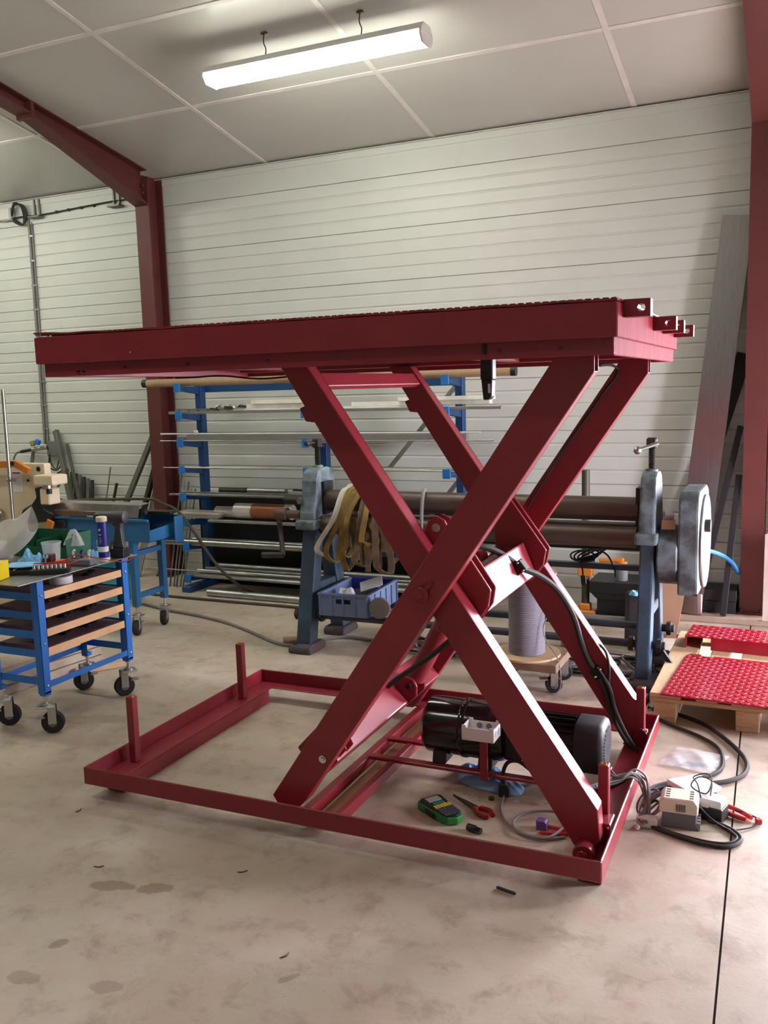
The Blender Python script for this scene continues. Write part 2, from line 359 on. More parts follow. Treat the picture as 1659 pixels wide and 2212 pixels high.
# ---- fluorescent fixtures
TUBE = mat('lit_diffuser', (.98, 1.0, .86), .5, 0, (.98, 1.0, .86), emit=LAMP)
def fixture(x, y, label, L=1.5):
    zt = zc(y)-.15; t = thing('ceiling_light', label, 'light', (x, y, zt), group='fluorescent fixtures under the ceiling', local=True)
    h = L/2
    G().prism([(-.05, 0), (.05, 0), (.085, -.045), (-.085, -.045)], 'x', -h, h).out('housing', WHITE, t)
    d = G().prism([(-.075, -.046), (.075, -.046), (.088, -.075), (.055, -.105), (-.055, -.105), (-.088, -.075)], 'x', -h+.02, h-.02).out('diffuser', TUBE, t)
    for s in (-1, 1):
        G().prism([(-.085, -.03), (.085, -.03), (.092, -.07), (.06, -.11), (-.06, -.11), (-.092, -.07)], 'x', s*(h-.008)-.006, s*(h-.008)+.006).out('end_cap', WHITE, t)
        dz = zc(y)-zt
        wi = G().tube([(s*.33, 0, 0), (s*.33+.006, .004, dz*.35), (s*.33-.006, 0, dz*.6), (s*.33, 0, dz-.003)], .0035, 6).out('suspension_wire', DARKST, t)
        G().bar((s*.33-.02, 0, dz-.008), (s*.33+.02, 0, dz-.004), .02, .006).out('hook', DARKST, wi)
    return t
fixture(-2.78, 5.12, 'lit fluorescent light fixture hanging under the ceiling above the lift')
fixture(-6.75, 5.12, 'lit fluorescent light fixture in the bay left of the column, out of view')
fixture(-2.78, 1.0, 'lit fluorescent light fixture over the floor before the lift, out of view')
fixture(-9.0, 5.12, 'added light fixture farthest left in the next bay, unseen, brightening the left wall')  # extra unseen lamp, added to brighten the far left wall
fixture(-5.2, 2.9, 'added light fixture over the left bay toward the viewer, unseen, brightening the left ceiling')  # extra unseen lamp, added to lift the dark upper-left ceiling
# ================================================================= the scissor lift, in its own frame
LIFT = thing('scissor_lift_table', 'large dark red scissor lift table standing raised in the middle of the workshop', 'lift table', (-.5473, 2.736, 0), .0147, local=True)
def part(g, name, m=RED, parent=LIFT, bevel=.003, **k): return g.out(name, m, parent, bevel=bevel, **k)
LL, LWD, zb, zt_ = 2.117, 1.396, .07, .1425
part(G().box(-LL, 0, 0, .009, zb, zt_).box(-LL, 0, .009, .075, zb, zb+.008), 'base_angle')
part(G().box(-LL, 0, LWD-.009, LWD, zb, zt_).box(-LL, 0, LWD-.09, LWD-.009, zb, zb+.008), 'base_angle')
part(G().box(-LL, -LL+.009, .01, LWD-.01, zb, zt_).box(-LL+.009, -LL+.118, .01, LWD-.01, zb+.0, zb+.009), 'base_angle')
part(G().box(-.009, 0, .01, LWD-.01, zb, zt_).box(-.118, -.009, .01, LWD-.01, zb, zb+.009), 'base_angle')
for x0, x1 in ((-2.095, -2.005), (-.1, -.02)): part(G().box(x0, x1, .11, LWD-.11, 0, zb-.001), 'skid_channel')
for x0, x1 in ((-1.155, -1.115), (-1.02, -.99)): part(G().box(x0, x1, .09, LWD-.09, .03, zb+.008), 'cross_rail')
for y in (.655, .865): part(G().box(-1.115, -.12, y-.02, y+.02, zb+.0, zb+.0155), 'motor_rail')
for x, y, z in ((-2.055, .25, .372), (-2.055, 1.105, .372), (-.05, .315, .338), (-.05, 1.175, .338)):
    p = part(G().box(x-.018, x+.018, y-.018, y+.018, zb+.009, z), 'corner_post')
    G().pipe((x, y, z), (x, y, z+.003), .010, .004, 12).out('threaded_insert', BRASS, p, smooth=True)
for y in (.12, 1.28): G().cyl((-2.045, y, zb+.0085), (-2.045, y, zb+.0095), .007, n=12).out('bolt_hole', BLACK, LIFT)
# arms: hollow rectangular section, open at the ends
def arm(outline, y0, y1, name, t=.006):
    g = G(); n = len(outline)
    for a, b in ((y0, y0+t), (y1-t, y1)): g.prism(outline, 'y', a, b)
    # the two long edges are the ones given first: outline = [lower edge p0,p1, ..., q1,q0]
    for (p, q) in edges: g.add(*wall_(p, q, y0+t, y1-t, t))
    return g
def wall_(p, q, y0, y1, t):
    p, q = Vector((p[0], 0, p[1])), Vector((q[0], 0, q[1])); d = (q-p).normalized(); nrm = Vector((-d.z, 0, d.x))*t
    vs = []
    for y in (y0, y1):
        yv = Vector((0, y, 0)); vs += [p+yv, q+yv, q+nrm+yv, p+nrm+yv]
    return vs, [(0, 1, 2, 3), (7, 6, 5, 4), (0, 4, 5, 1), (1, 5, 6, 2), (2, 6, 7, 3), (3, 7, 4, 0)]
A = [(-1.262, .125), (-1.238, .088), (-1.155, .088), (-1.125, .118), (-.044, 1.69), (-.044, 1.75), (-.158, 1.75)]
Bm = [(-1.197, 1.75), (-1.090, 1.75), (-.044, .236), (-.036, .125), (-.08, .055), (-.118, .09)]
for ya, yb in ((.085, .152), (1.244, 1.311)):
    edges = [(A[3], A[4]), (A[6], A[0]), (A[0], A[1])]
    a = part(arm(A, ya, yb, ''), 'outer_arm', bevel=.002)
    ys = ya-.002 if ya < .5 else yb+.002
    s = -1 if ya < .5 else 1
    part(G().cyl((-.628, ys, .955), (-.628, ys+s*.012, .955), .026, n=24), 'pivot_boss', RED, a, smooth=True)
    part(G().cyl((-.628, ys+s*.012, .955), (-.628, ys+s*.018, .955), .012, n=16), 'pivot_pin', RED, a, smooth=True, bevel=.0015)
    if s < 0:
        part(G().bar((-.615, ys-.006, .972), (-.59, ys-.006, .998), .012, .006, (0, 1, 0)), 'keeper_plate', RED, a)
        part(G().cyl((-1.037, ys, .303), (-1.037, ys-.004, .303), .015, n=20).cyl((-1.037, ys-.004, .303), (-1.037, ys-.011, .303), .0095, n=6), 'bolt_head', CHROME, a, bevel=0)
    # sliding roller at the foot
    part(G().cyl((-1.19, ya+.01, .118), (-1.19, yb-.01, .118), .028, n=20), 'roller', DARKST, a, smooth=True)
for ya, yb in ((.163, .238), (1.158, 1.233)):
    edges = [(Bm[2], Bm[1]), (Bm[0], Bm[5])]
    edges = [(Bm[1], Bm[2]), (Bm[5], Bm[0]), (Bm[2], Bm[3])]
    edges = [(q, p) for p, q in edges]
    b = part(arm(Bm, ya, yb, ''), 'inner_arm', bevel=.002)
    part(G().prism([(-1.094, 1.605), (-1.126, 1.592), (-1.103, 1.545), (-1.06, 1.54), (-1.05, 1.60)], 'y', ya+.008, yb-.008), 'stop_block', RED, b)
    s = -1 if ya < .5 else 1; ys = ya if s < 0 else yb
    part(G().cyl((-.083, ys, .092), (-.083, ys+s*.05, .092), .036, n=24), 'foot_pivot_boss', RED, b, smooth=True)
    part(G().cyl((-.083, ys+s*.05, .092), (-.083, ys+s*.058, .092), .019, n=20), 'pivot_pin', RED, b, smooth=True)
part(G().prism([(-.125, .079), (-.02, .079), (-.02, .14), (-.04, .16), (-.05, .16)], 'y', .235, .247), 'foot_bracket')
part(G().box(-.05, -.012, .222, .31, .15, .162), 'foot_bracket')
part(G().prism([(-.125, .079), (-.02, .079), (-.02, .14), (-.04, .16), (-.05, .16)], 'y', 1.148, 1.160), 'foot_bracket')
# upper cross member between the inner arms
part(G().bar((-1.07, .2385, 1.688), (-1.07, 1.1575, 1.688), .06, .028, (.82, 0, .57)), 'cross_member')
part(G().bar((-.605, .2385, .80), (-.605, 1.1575, .80), .05, .05, (.55, 0, .83)), 'cross_member')
# gusset plates in pairs on the inner arms
NG = [(-.70, 1.10), (-.683, 1.145), (-.668, 1.182), (-.637, 1.20), (-.606, 1.186), (-.59, 1.155), (-.51, 1.05), (-.437, .942), (-.447, .882), (-.49, .82), (-.56, .84)]
FG = [(-.66, 1.06), (-.60, 1.17), (-.58, 1.165), (-.428, .952), (-.44, .888), (-.50, .81), (-.64, .80)]
for y in (.258, .318):
    g = part(G().prism(NG, 'y', y, y+.013), 'gusset_plate')
    if y < .3:
        part(G().cyl((-.637, y-.006, 1.158), (-.637, y+.08, 1.158), .016, n=20), 'clevis_pin', STEEL, g, smooth=True, bevel=.0015)
        part(G().bar((-.545, y-.003, .905), (-.48, y-.003, .85), .008, .008, (0, 1, 0)), 'weld_bead', RED, g)
for y in (1.02, 1.085): part(G().prism(FG, 'y', y, y+.013), 'gusset_plate')
part(G().bar((-.548, .332, .895), (-.548, 1.019, .895), .15, .11, (.93, 0, .37)), 'torque_tube', bevel=.008, seg=2)
# lower beam with lugs for the cylinder
part(G().prism([(-1.01, .27), (-1.105, .385), (-1.185, .30), (-1.09, .185)], 'y', .153, 1.243), 'lower_beam', bevel=.006, seg=2)
for y in (.175, .235): part(G().prism([(-1.09, .36), (-1.02, .27), (-.985, .31), (-1.03, .40)], 'y', y, y+.008), 'stiffener')
for y in (.845, .945): part(G().prism([(-1.10, .34), (-1.012, .255), (-.97, .30), (-.968, .345), (-.985, .375), (-1.02, .385), (-1.06, .375)], 'y', y, y+.013), 'cylinder_lug', bevel=.004)
G().cyl((-1.005, .83, .345), (-1.005, .975, .345), .013, n=16).out('lug_pin', BLACK, LIFT, smooth=True)
pc, qc = Vector((-1.005, .90, .345)), Vector((-.69, .90, .93))
cyl_ = part(G().cyl(pc+(qc-pc)*.03, pc+(qc-pc)*.62, .043, n=28), 'hydraulic_cylinder', RED, smooth=True)
part(G().cyl(pc+(qc-pc)*.58, pc+(qc-pc)*.63, .047, n=28), 'cylinder_gland', RED, cyl_, smooth=True)
G().cyl(pc+(qc-pc)*.62, qc, .022, n=20).out('piston_rod', mat('oily_chrome_rod', (.18, .17, .17), .12, 1), cyl_, smooth=True)
part(G().cyl((-.69, .865, .93), (-.69, .935, .93), .032, n=24), 'rod_eye', RED, cyl_, smooth=True)
part(G().cyl(pc+Vector((-.02, -.06, .20)), pc+Vector((-.075, -.06, .235)), .017, n=14), 'hydraulic_fitting', DARKST, cyl_, smooth=True)
G().tube([pc+Vector((-.07, -.06, .23)), pc+Vector((-.12, -.1, .16)), pc+Vector((-.17, -.13, .08))], .006, 8).out('hydraulic_pipe', CHROME, cyl_, smooth=True)
# platform
xa, xb, ya, yb = -2.150, .047, -.051, 1.447
part(G().box(xa, xb, ya, ya+.006, 1.785, 1.887), 'side_panel'); part(G().box(xa, xb, yb-.006, yb, 1.785, 1.887), 'side_panel')
part(G().box(xb-.006, xb, ya+.006, yb-.006, 1.785, 1.887), 'end_panel', RED2); part(G().box(xa, xa+.006, ya+.006, yb-.006, 1.785, 1.887), 'end_panel')
part(G().box(xa+.02, xb-.012, ya+.022, ya+.030, 1.735, 1.80), 'skirt'); part(G().box(xa+.02, xb-.012, yb-.030, yb-.022, 1.735, 1.80), 'skirt')
part(G().box(xb-.020, xb-.012, ya+.03, yb-.03, 1.733, 1.80), 'skirt', RED2); part(G().box(xa+.02, xa+.028, ya+.03, yb-.03, 1.735, 1.80), 'skirt')
part(G().box(xa+.006, xb-.006, ya+.006, yb-.006, 1.80, 1.806), 'under_sheet', bevel=0)
for y in (.124, 1.272): part(G().box(xa+.1, xb-.03, y-.05, y+.05, 1.752, 1.80), 'slide_channel')
for x in (-1.75, -.62): part(G().box(x-.03, x+.03, .18, 1.21, 1.755, 1.80), 'stiffening_rib')
def deck(x0, x1, lift):
    def f(u, v):
        x = x0+(x1-x0)*u; y = ya+(yb-ya)*v; return (x, y, 1.8885+lift(u)*(1-v)+.0012*math.sin(u*31+v*5))
    g = G().sheet(f, 60, 8); n = len(g.v); g.v += [(x, y, z+.006) for x, y, z in g.v]
    g.f += [tuple(i+n for i in q)[::-1] for q in g.f]
    nu, nv = 60, 8; loop = [i for i in range(nu)]+[j*nu+nu-1 for j in range(1, nv)]+[(nv-1)*nu+i for i in range(nu-2, -1, -1)]+[j*nu for j in range(nv-2, 0, -1)]
    g.f += [(loop[k], loop[k-1], loop[k-1]+n, loop[k]+n) for k in range(len(loop))]
    return g
part(deck(xa, -1.07, lambda u: .010*(1-u)**4), 'deck_plate', bevel=0); part(deck(-1.066, xb, lambda u: .0), 'deck_plate', bevel=0)
treads = G()
for i in range(88):
    x = xa+.012+i*.025; treads.bar((x-.008, ya+.006+.006*(i % 2), 1.8955), (x+.008, ya+.012-.006*(i % 2), 1.8955), .007, .004)
    for j in range(1, 12): treads.bar((x-.008, ya+.03*j+.006, 1.8950), (x+.008, ya+.03*j+(.012 if (i+j) % 2 else 0), 1.8950), .007, .004)
treads.out('raised_tread_pattern', RED, LIFT, kind='stuff')
for x in (-1.96, -1.935, -1.74, -1.46, -1.13, -.36, -.31, -.12): part(G().cyl((x, ya+.022, 1.762-.01*(x < -1.9)), (x, ya+.015, 1.762-.01*(x < -1.9)), .0045, n=8), 'screw_stud', DARKST, bevel=0)
part(G().box(-.362, -.352, ya+.012, ya+.022, 1.752, 1.782), 'limit_slot', BLACK, bevel=0)
G().cyl((-1.69, ya+.001, 1.812), (-1.69, ya-.004, 1.812), .004, n=10).out('rivet', CHROME, LIFT)
for y0, z0, s in ((.05, 1.845, .052), (.70, 1.835, .048), (.96, 1.835, .048), (1.33, 1.835, .048)):
    x0, x1 = xb, xb+.078; zc_ = z0+s/2; xc_ = x1-.026
    ou = [(x1, z0), (x1, z0+s/2), (x1, z0+s), (xc_, z0+s), (x0, z0+s), (x0, z0+s/2), (x0, z0), (xc_, z0)]
    inn = circ(xc_, zc_, .012, 8, -PI/4)
    lug = part(G().plate_hole(ou, inn, 'y', y0, y0+.05), 'hinge_lug', bevel=0)
# junction-box bracket
part(G().box(-.60, -.568, .60, .612, zb+.0, .247).box(-.61, -.55, .58, .64, .247, .2505), 'box_bracket', bevel=.002)
# hoses and cables fixed to the lift
def hose(pts, r, name='hydraulic_hose', m=HOSE, parent=LIFT, **k): return G().tube(pts, r, 8, 5).out(name, m, parent, smooth=True, **k)
hose([(-0.663,0.62,0.999),(-0.609,0.66,1.023),(-0.547,0.74,0.984),(-0.484,0.82,0.913),(-0.432,0.92,0.862),(-0.378,1.02,0.781),(-0.33,1.1,0.654),(-0.303,1.135,0.532),(-0.273,1.14,0.45),(-0.233,1.14,0.391)], .013)
hose([(-0.233,1.14,0.391),(-0.197,1.145,0.309),(-0.172,1.14,0.219),(-0.128,1.14,0.13),(-0.073,1.1,0.068),(-0.054,1,0.049),(-0.064,0.85,0.055),(-0.115,0.72,0.087),(-0.159,0.62,0.103)], .009)
hose([(-0.214,1.145,0.392),(-0.177,1.145,0.322),(-0.156,1.14,0.242),(-0.109,1.12,0.15),(-0.051,1.08,0.079),(-0.035,1,0.062),(-0.042,0.85,0.072),(-0.079,0.72,0.083),(-0.164,0.6,0.102)], .009)
hose([(-0.699,0.62,0.662),(-0.813,0.68,0.561),(-0.914,0.72,0.483),(-1.019,0.76,0.404),(-1.085,0.78,0.348)], .012)
hose([(-0.23,1.152,0.524),(-0.197,1.15,0.486),(-0.183,1.15,0.414),(-0.184,1.15,0.32),(-0.169,1.148,0.238)], .006, 'control_cable')
hose([(-0.23,1.1,1.724),(-0.195,1.2,1.727),(-0.17,1.238,1.709),(-0.182,1.237,1.669),(-0.214,1.236,1.63),(-0.313,1.236,1.489),(-0.417,1.236,1.344),(-0.565,1.236,1.106)], .006, 'control_cable')
hose([(-2.008,0.6,1.727),(-1.884,0.6,1.727),(-1.739,0.6,1.729),(-1.554,0.6,1.711),(-1.374,0.6,1.717)], .004, 'control_cable')
part(G().rbox((-0.484,0.8,0.918), .05, .045, .05, 0, 0, .9), 'hose_clamp', BLACK, bevel=.004)
part(G().rbox((-0.233,1.142,0.39), .055, .03, .05, 0, 0, .9), 'hose_clamp', BLACK, bevel=.004)
for q in [(-0.218,1.125,0.416),(-0.238,1.125,0.38),(-0.485,0.775,0.94),(-0.462,0.775,0.911)]: G().ball(q, .006, 5).out('clamp_screw', CHROME, LIFT, smooth=True)
for q in ((-.018, .30, .152), (-.018, 1.155, .152)): G().cyl(q, (q[0]-.012, q[1], q[2]), .008, n=6).out('white_cap', WHITE, LIFT)
# ---- separate things on the lift
pk = thing('timber_plank', 'raw pine plank lying on the floor between the two lift cross rails', 'plank', (-.5473-1.067, 2.736+.7, 0), .0147)
g = G(); 
for v in (0,): g.rbox((-.5473-1.067*1-.0103, 2.736+.69-.0157, .0145), .088, 1.12, .029, .0147)
g.out('board', WOODY, pk, bevel=.003)
pp = thing('hydraulic_power_pack', 'black hydraulic power pack with oil tank and finned electric motor inside the lift base', 'motor', (-.5473, 2.736, 0), .0147, local=True)
ay, az = .76, .222
G().lathe((-.885, ay, az), (1, 0, 0), [(.05, 0), (.10, .006), (.118, .022), (.12, .04), (.12, .34), (.112, .36), (.06, .365)], 36).out('oil_tank', BLACKG, pp, smooth=True)
G().lathe((-.715, ay, az), (1, 0, 0), [(.1215, 0), (.1245, .004), (.1245, .022), (.1215, .026)], 36, False).out('tank_band', BLACKG, pp, smooth=True)
for x in (-.80, -.60): G().prism([(ay-.10, .087), (ay+.10, .087), (ay+.085, .15), (ay+.06, .13), (ay-.06, .13), (ay-.085, .15)], 'x', x-.03, x+.03).out('tank_foot', BLACK, pp, bevel=.004)
G().rbox((-.487, ay, az), .075, .17, .17).out('pump_block', BLACK, pp, bevel=.012, seg=2)
mo = G().cyl((-.46, ay, az), (-.235, ay, az), .088, n=32).out('motor_body', BLACK, pp, smooth=True)
fin = G().box(-.45, -.24, -.002, .002, .086, .108).out('cooling_fin', BLACK, mo); fin.location = (0, ay, az)
for k in range(1, 22):
    a = 2*PI*k/22; c = fin.copy(); C.objects.link(c); c.parent = mo; c.location = (0, ay, az); c.rotation_euler = (a, 0, 0)
def rsq(r): return [(ay+r*math.copysign(abs(math.cos(a))**.55, math.cos(a)), az+r*math.copysign(abs(math.sin(a))**.55, math.sin(a))) for a in [2*PI*k/32+.01 for k in range(32)]]
fcv = G(); nn = 32
for r_, x_ in ((.098, -.236), (.104, -.232), (.104, -.145), (.097, -.128), (.084, -.12)): fcv.v += [(x_, yy, zz) for yy, zz in rsq(r_)]
for a_ in range(4): fcv.f += [(a_*nn+i, a_*nn+(i+1) % nn, (a_+1)*nn+(i+1) % nn, (a_+1)*nn+i) for i in range(nn)]
fcv.f += [tuple(range(nn))[::-1], tuple(4*nn+i for i in range(nn))]
fcv.out('fan_cover', mat('dark_grey_plastic', (.018, .018, .022), .5), pp, smooth=True)
for k in range(-6, 7):
    h = math.sqrt(max(.078**2-(k*.012)**2, 0)); G().box(-.1215, -.1165, ay-h, ay+h, az+k*.012-.003, az+k*.012+.003).out('vent_rib', mat('vent_grey_plastic', (.05, .05, .056), .45), pp)
G().rbox((-.34, ay+.10, az), .10, .05, .09).out('terminal_box', BLACK, pp, bevel=.006)
G().rbox((-.29, ay+.0, .105), .12, .16, .035).out('motor_foot', BLACK, pp, bevel=.004)
jb = thing('junction_box', 'open light grey electrical junction box on a red bracket before the oil tank', 'junction box', (-.5473, 2.736, 0), .0147, local=True)
bx, by, bz = -.592, .60, .2525; hw, hd, hh = .066, .045, .062
G().box(bx-hw, bx+hw, by-hd, by+hd, bz, bz+.003).out('bottom', WHITE, jb)
for s in (-1, 1):
    G().prism([(bx-hw, bz+.003), (bx+hw, bz+.003), (bx+hw, bz+hh), (bx+hw*.75, bz+hh), (bx+hw*.72, bz+hh-.01), (bx-hw*.72, bz+hh-.01), (bx-hw*.75, bz+hh), (bx-hw, bz+hh)], 'y', by+s*hd-.0015, by+s*hd+.0015).out('side_wall', WHITE, jb)
    G().box(bx+s*hw-.0015, bx+s*hw+.0015, by-hd+.002, by+hd-.002, bz+.003, bz+hh-.008).out('side_wall', WHITE, jb)
for x in (-.02, .02): G().cyl((bx+x, by+hd-.0018, bz+.034), (bx+x, by+hd-.004, bz+.034), .012, n=16).out('knockout', GREYP, jb)
for y in (-.02, .02): G().cyl((bx+hw+.0016, by+y, bz+.03), (bx+hw+.0035, by+y, bz+.03), .013, n=16).out('knockout', mat('light_grey_plastic', (.5, .49, .48), .45), jb)
pd = thing('pendant_box', 'black plastic limit switch box hanging under the right half of the platform', 'switch box', (-.5473, 2.736, 0), .0147, local=True)
G().box(-.472, -.428, .28, .325, 1.675, 1.7515).out('upper_housing', BLACK, pd, bevel=.004)
G().prism([(-.47, 1.676), (-.43, 1.676), (-.433, 1.618), (-.445, 1.607), (-.463, 1.607)], 'y', .283, .322).out('lower_housing', BLACK, pd, bevel=.003)
G().box(-.436, -.4325, .2825, .2835, 1.625, 1.655).out('sticker', PAPER, pd) if False else G().box(-.445, -.437, .2815, .283, 1.63, 1.662).out('sticker', PAPER, pd)
# ================================================================= left side: trolley, bench, notcher
def caster(parent, x, y, zs, r=.056, a=0, stem=True):
    d = Vector((math.cos(a), math.sin(a), 0)); s = Vector((-d.y, d.x, 0)); c = Vector((x, y, r))-d*.0+d*.028
    zp = 2*r+.028
    f = G()
    for k in (-1, 1): f.obox((c.x+s.x*k*.024, c.y+s.y*k*.024, (r+zp)/2), d*.02, s*.002, (0, 0, (zp-r)/2+.006))
    f.obox((x, y, zp), d*.042, s*.038, (0, 0, .004)); f.cyl((x, y, zp), (x, y, zp+.014), .026, n=16)
    f = f.out('caster', GALV, parent, bevel=.0015)
    if stem: G().cyl((x, y, zp+.014), (x, y, zs), .009, n=12).cyl((x, y, zs-.012), (x, y, zs), .016, n=6).out('stem', CHROME, f)
    G().lathe(c-s*.019, s, [(r*.55, 0), (r*.9, 0), (r, .008), (r, .030), (r*.9, .038), (r*.55, .038)], 24).out('wheel', RUBBER, f, smooth=True)
    G().lathe(c-s*.022, s, [(.014, 0), (.022, .002), (.022, .042), (.014, .044)], 16).out('hub', GREYP, f, smooth=True)
    G().obox(c-d*.055+Vector((0, 0, .03)), d*.02, s*.024, (0, 0, .003)).out('brake_pedal', GALV, f)
    return f
tr = thing('tool_trolley', 'bright blue tool trolley with four brown shelves and a steel top at the left edge', 'trolley', (-3.53, 3.52, 0))
xr, xl, yn, yf = -3.362, -3.70, 3.20, 3.81
for x, s in ((xr, 1), (xl, -1)):
    for y, k in ((yn, 0), (yf, 1)):
        g = G().box(min(x, x-s*.045), max(x, x-s*.045), y, y+.004, .205, .772).box(min(x, x-s*.004), max(x, x-s*.004), y, y+.045, .205, .772)
        lg = g.out('leg', BLUE, tr, bevel=.0015)
        G().box(x-s*.04 if s > 0 else x, x if s > 0 else x+.04, y+.004, y+.04, .195, .215).out('foot_cap', BLUE, lg)
        for z in ((.70, .46, .245)): G().ball((x+s*.002, y+.022, z), .007, 5).out('bolt', CHROME, lg, smooth=True)
        caster(tr, x-s*.022, y+.022, .197, a=.6 if k == 0 else -2.2)
for z in (.70, .605, .51, .415, .275):
    G().box(xl+.004, xr-.045, yn+.005, yn+.008, z-.025, z+.012).out('side_rail', BLUE, tr)
    G().box(xl+.004, xr-.045, yf+.04, yf+.044, z-.025, z+.012).out('side_rail', BLUE, tr)
for x in (xr-.006, xl+.003): G().box(x-.0, x+.004, yn+.046, yf, .232, .262).out('bottom_rail', BLUE, tr)
for z in (.7, .605, .51, .415):
    sh = G().box(xl+.006, xr-.006, yn+.05, yf-.006, z-.022, z+.016).out('shelf', SHELF, tr)
    G().box(xr-.006, xr-.003, yn+.05, yf-.006, z-.022, z+.016).out('board_edge', EDGE, sh)
    G().box(xl+.003, xl+.006, yn+.05, yf-.006, z-.022, z+.016).out('board_edge', EDGE, sh)
G().box(-4.15, xr+.002, 3.086, 3.94, .7725, .7775).out('steel_top', mat('scuffed_steel_sheet', (.34, .335, .33), .36, .9, (.25, .25, .25), 5, .05), tr, bevel=.001)
for p in ((-3.42, 3.14), (-3.42, 3.89)): G().ball((*p, .7775), .008, 5, .5).out('screw', CHROME, tr, smooth=True)
# tooling on the shelves: small dark steel dies in rows
nm = ('top', 'second', 'third', 'lowest')
for li, z in enumerate((.713, .618, .523, .428)):
    for k in range(6):
        y = 3.31+k*.082+(.01 if li % 2 else 0); x = -3.455-.04*(k % 2)-.012*li
        if li == 0 and k < 2: continue
        hgt = .024 if li else .016
        G().lathe((x, y, z), (0, 0, 1), [(.028, 0), (.030, .004), (.030, hgt*.6), (.02, hgt*.7), (.016, hgt)], 16).out('punch_die', mat('oiled_tool_steel', (.10, .095, .09), .3, .9, (.05, .045, .04), 30), tag=('round dark steel punch die on the %s trolley shelf, number %s from the front' % (nm[li], ('one', 'two', 'three', 'four', 'five', 'six')[k]), 'die', 'punch dies on the trolley shelves'), smooth=True)
G().lathe((-3.44, 3.44, .7135), (0, 0, 1), [(.026, 0), (.056, 0), (.058, .003), (.058, .036), (.056, .039), (.026, .039), (.026, 0)], 32, False).out('tape_roll', mat('white_tape', (.75, .72, .74), .45), tag=('roll of white tape on the top trolley shelf under the steel top', 'tape roll'), smooth=True)
# ---- things on the trolley top
ZT = .778
bn = thing('storage_bin', 'dark green plastic storage bin on the trolley top', 'bin', (-3.86, 3.815, ZT), .04, local=True)
w_, d_, h_ = .19, .10, .125
G().box(-w_, w_, -d_, d_, 0, .004).out('bottom', GREEN, bn)
G().prism([(-w_, .004), (w_, .004), (w_, h_), (-w_, h_)], 'y', d_-.003, d_).out('back_wall', GREEN, bn)
G().prism([(-w_, .004), (w_, .004), (w_, h_*.5), (w_-.02, h_*.45), (-w_, h_*.45)], 'y', -d_, -d_+.003).out('front_wall', GREEN, bn)
for s in (-1, 1): G().prism([(-d_, .004), (d_, .004), (d_, h_), (-d_*.35, h_), (-d_*.55, h_*.86), (-d_, h_*.8)], 'x', s*w_-.0015, s*w_+.0015).out('side_wall', GREEN, bn)
G().box(w_, w_+.006, -d_*.5, d_, h_-.012, h_).out('rim', GREEN, bn)
G().box(-.02, -.016, -d_+.003, d_-.003, .004, h_*.75).out('divider', GREEN, bn)
gt = thing('grease_cartridge', 'blue and white grease cartridge with cream cap standing on the trolley top', 'cartridge', (-3.405, 3.725, ZT), local=True)
DBLUE = mat('navy_blue_print', (.012, .02, .24), .35)
G().lathe((0, 0, 0), (0, 0, 1), [(.031, 0), (.031, .016), (.0272, .02)], 24).out('bottom_cap', WHITE, gt, smooth=True)
bt = G().lathe((0, 0, .018), (0, 0, 1), [(.0272, 0), (.0272, .20)], 28).out('tube', DBLUE, gt, smooth=True)
G().lathe((0, 0, .052), (0, 0, 1), [(.0275, 0), (.0275, .028)], 28, False).out('white_band', PAPER, bt, smooth=True)
G().lathe((0, 0, .214), (0, 0, 1), [(.0278, 0), (.029, .003), (.029, .024), (.025, .027)], 24).out('cap', mat('cream_plastic', (.72, .64, .42), .45), gt, smooth=True)
a0 = math.atan2(-3.725, 3.405)
def on_tube(u, z): a = a0+u; return (.0276*math.cos(a), .0276*math.sin(a), z)
for z, u0, u1, h in ((.142, -.1, .42, .007), (.128, -.05, .3, .003), (.118, -.05, .5, .0025), (.111, -.05, .35, .0025), (.104, -.05, .45, .0025), (.096, -.05, .3, .0025)):
    g = G(); n = 8 if h > .005 else 6
    for k in range(n):
        ua = -.75+(u0+.1)+(u1-u0)*k/n+.0; ub = ua+(u1-u0)/n*.7
        g.add([on_tube(ua, z), on_tube(ub, z), on_tube(ub, z+h), on_tube(ua, z+h)], [(0, 1, 2, 3)])
    g.out('printed_lettering', PAPER, bt, recalc=False)
g = G()
for k in range(3): g.add([on_tube(-.74+.14*k, .166+.004*(k % 2)), on_tube(-.62+.14*k, .166), on_tube(-.62+.14*k, .178), on_tube(-.74+.14*k, .176+.004*(k % 2))], [(0, 1, 2, 3)])
g.out('printed_emblem', PAPER, bt, recalc=False)
dr = thing('cordless_drill', 'dark grey cordless drill standing on its battery behind the grease cartridge', 'drill', (-3.40, 3.845, ZT), .15, local=True)
DG = mat('dark_grey_tool_plastic', (.05, .05, .054), .5)
G().rbox((0, 0, .026), .085, .065, .05).out('battery', BLACK, dr, bevel=.006, seg=2)
G().prism([(-.035, .05), (.04, .05), (.032, .075), (.024, .16), (.03, .20), (-.015, .20), (-.012, .15), (-.03, .075)], 'y', -.018, .018).out('handle', DG, dr, bevel=.008, seg=2)
G().lathe((.055, 0, .222), (-1, 0, 0), [(.02, 0), (.034, .006), (.036, .05), (.034, .10), (.03, .12), (.03, .15), (.024, .155)], 20).out('motor_housing', DG, dr, smooth=True)
G().lathe((-.10, 0, .222), (-1, 0, 0), [(.023, 0), (.023, .03), (.012, .045)], 16).out('chuck', BLACK, dr, smooth=True)
G().cyl((-.145, 0, .222), (-.19, 0, .222), .004, n=8).out('drill_bit', CHROME, dr)
G().rbox((-.022, 0, .185), .014, .014, .024).out('trigger', BLACK, dr, bevel=.003)
ms = thing('multimeter', 'grey battery tester with red leads on the trolley top', 'multimeter', (-3.45, 3.60, ZT), .2, local=True)
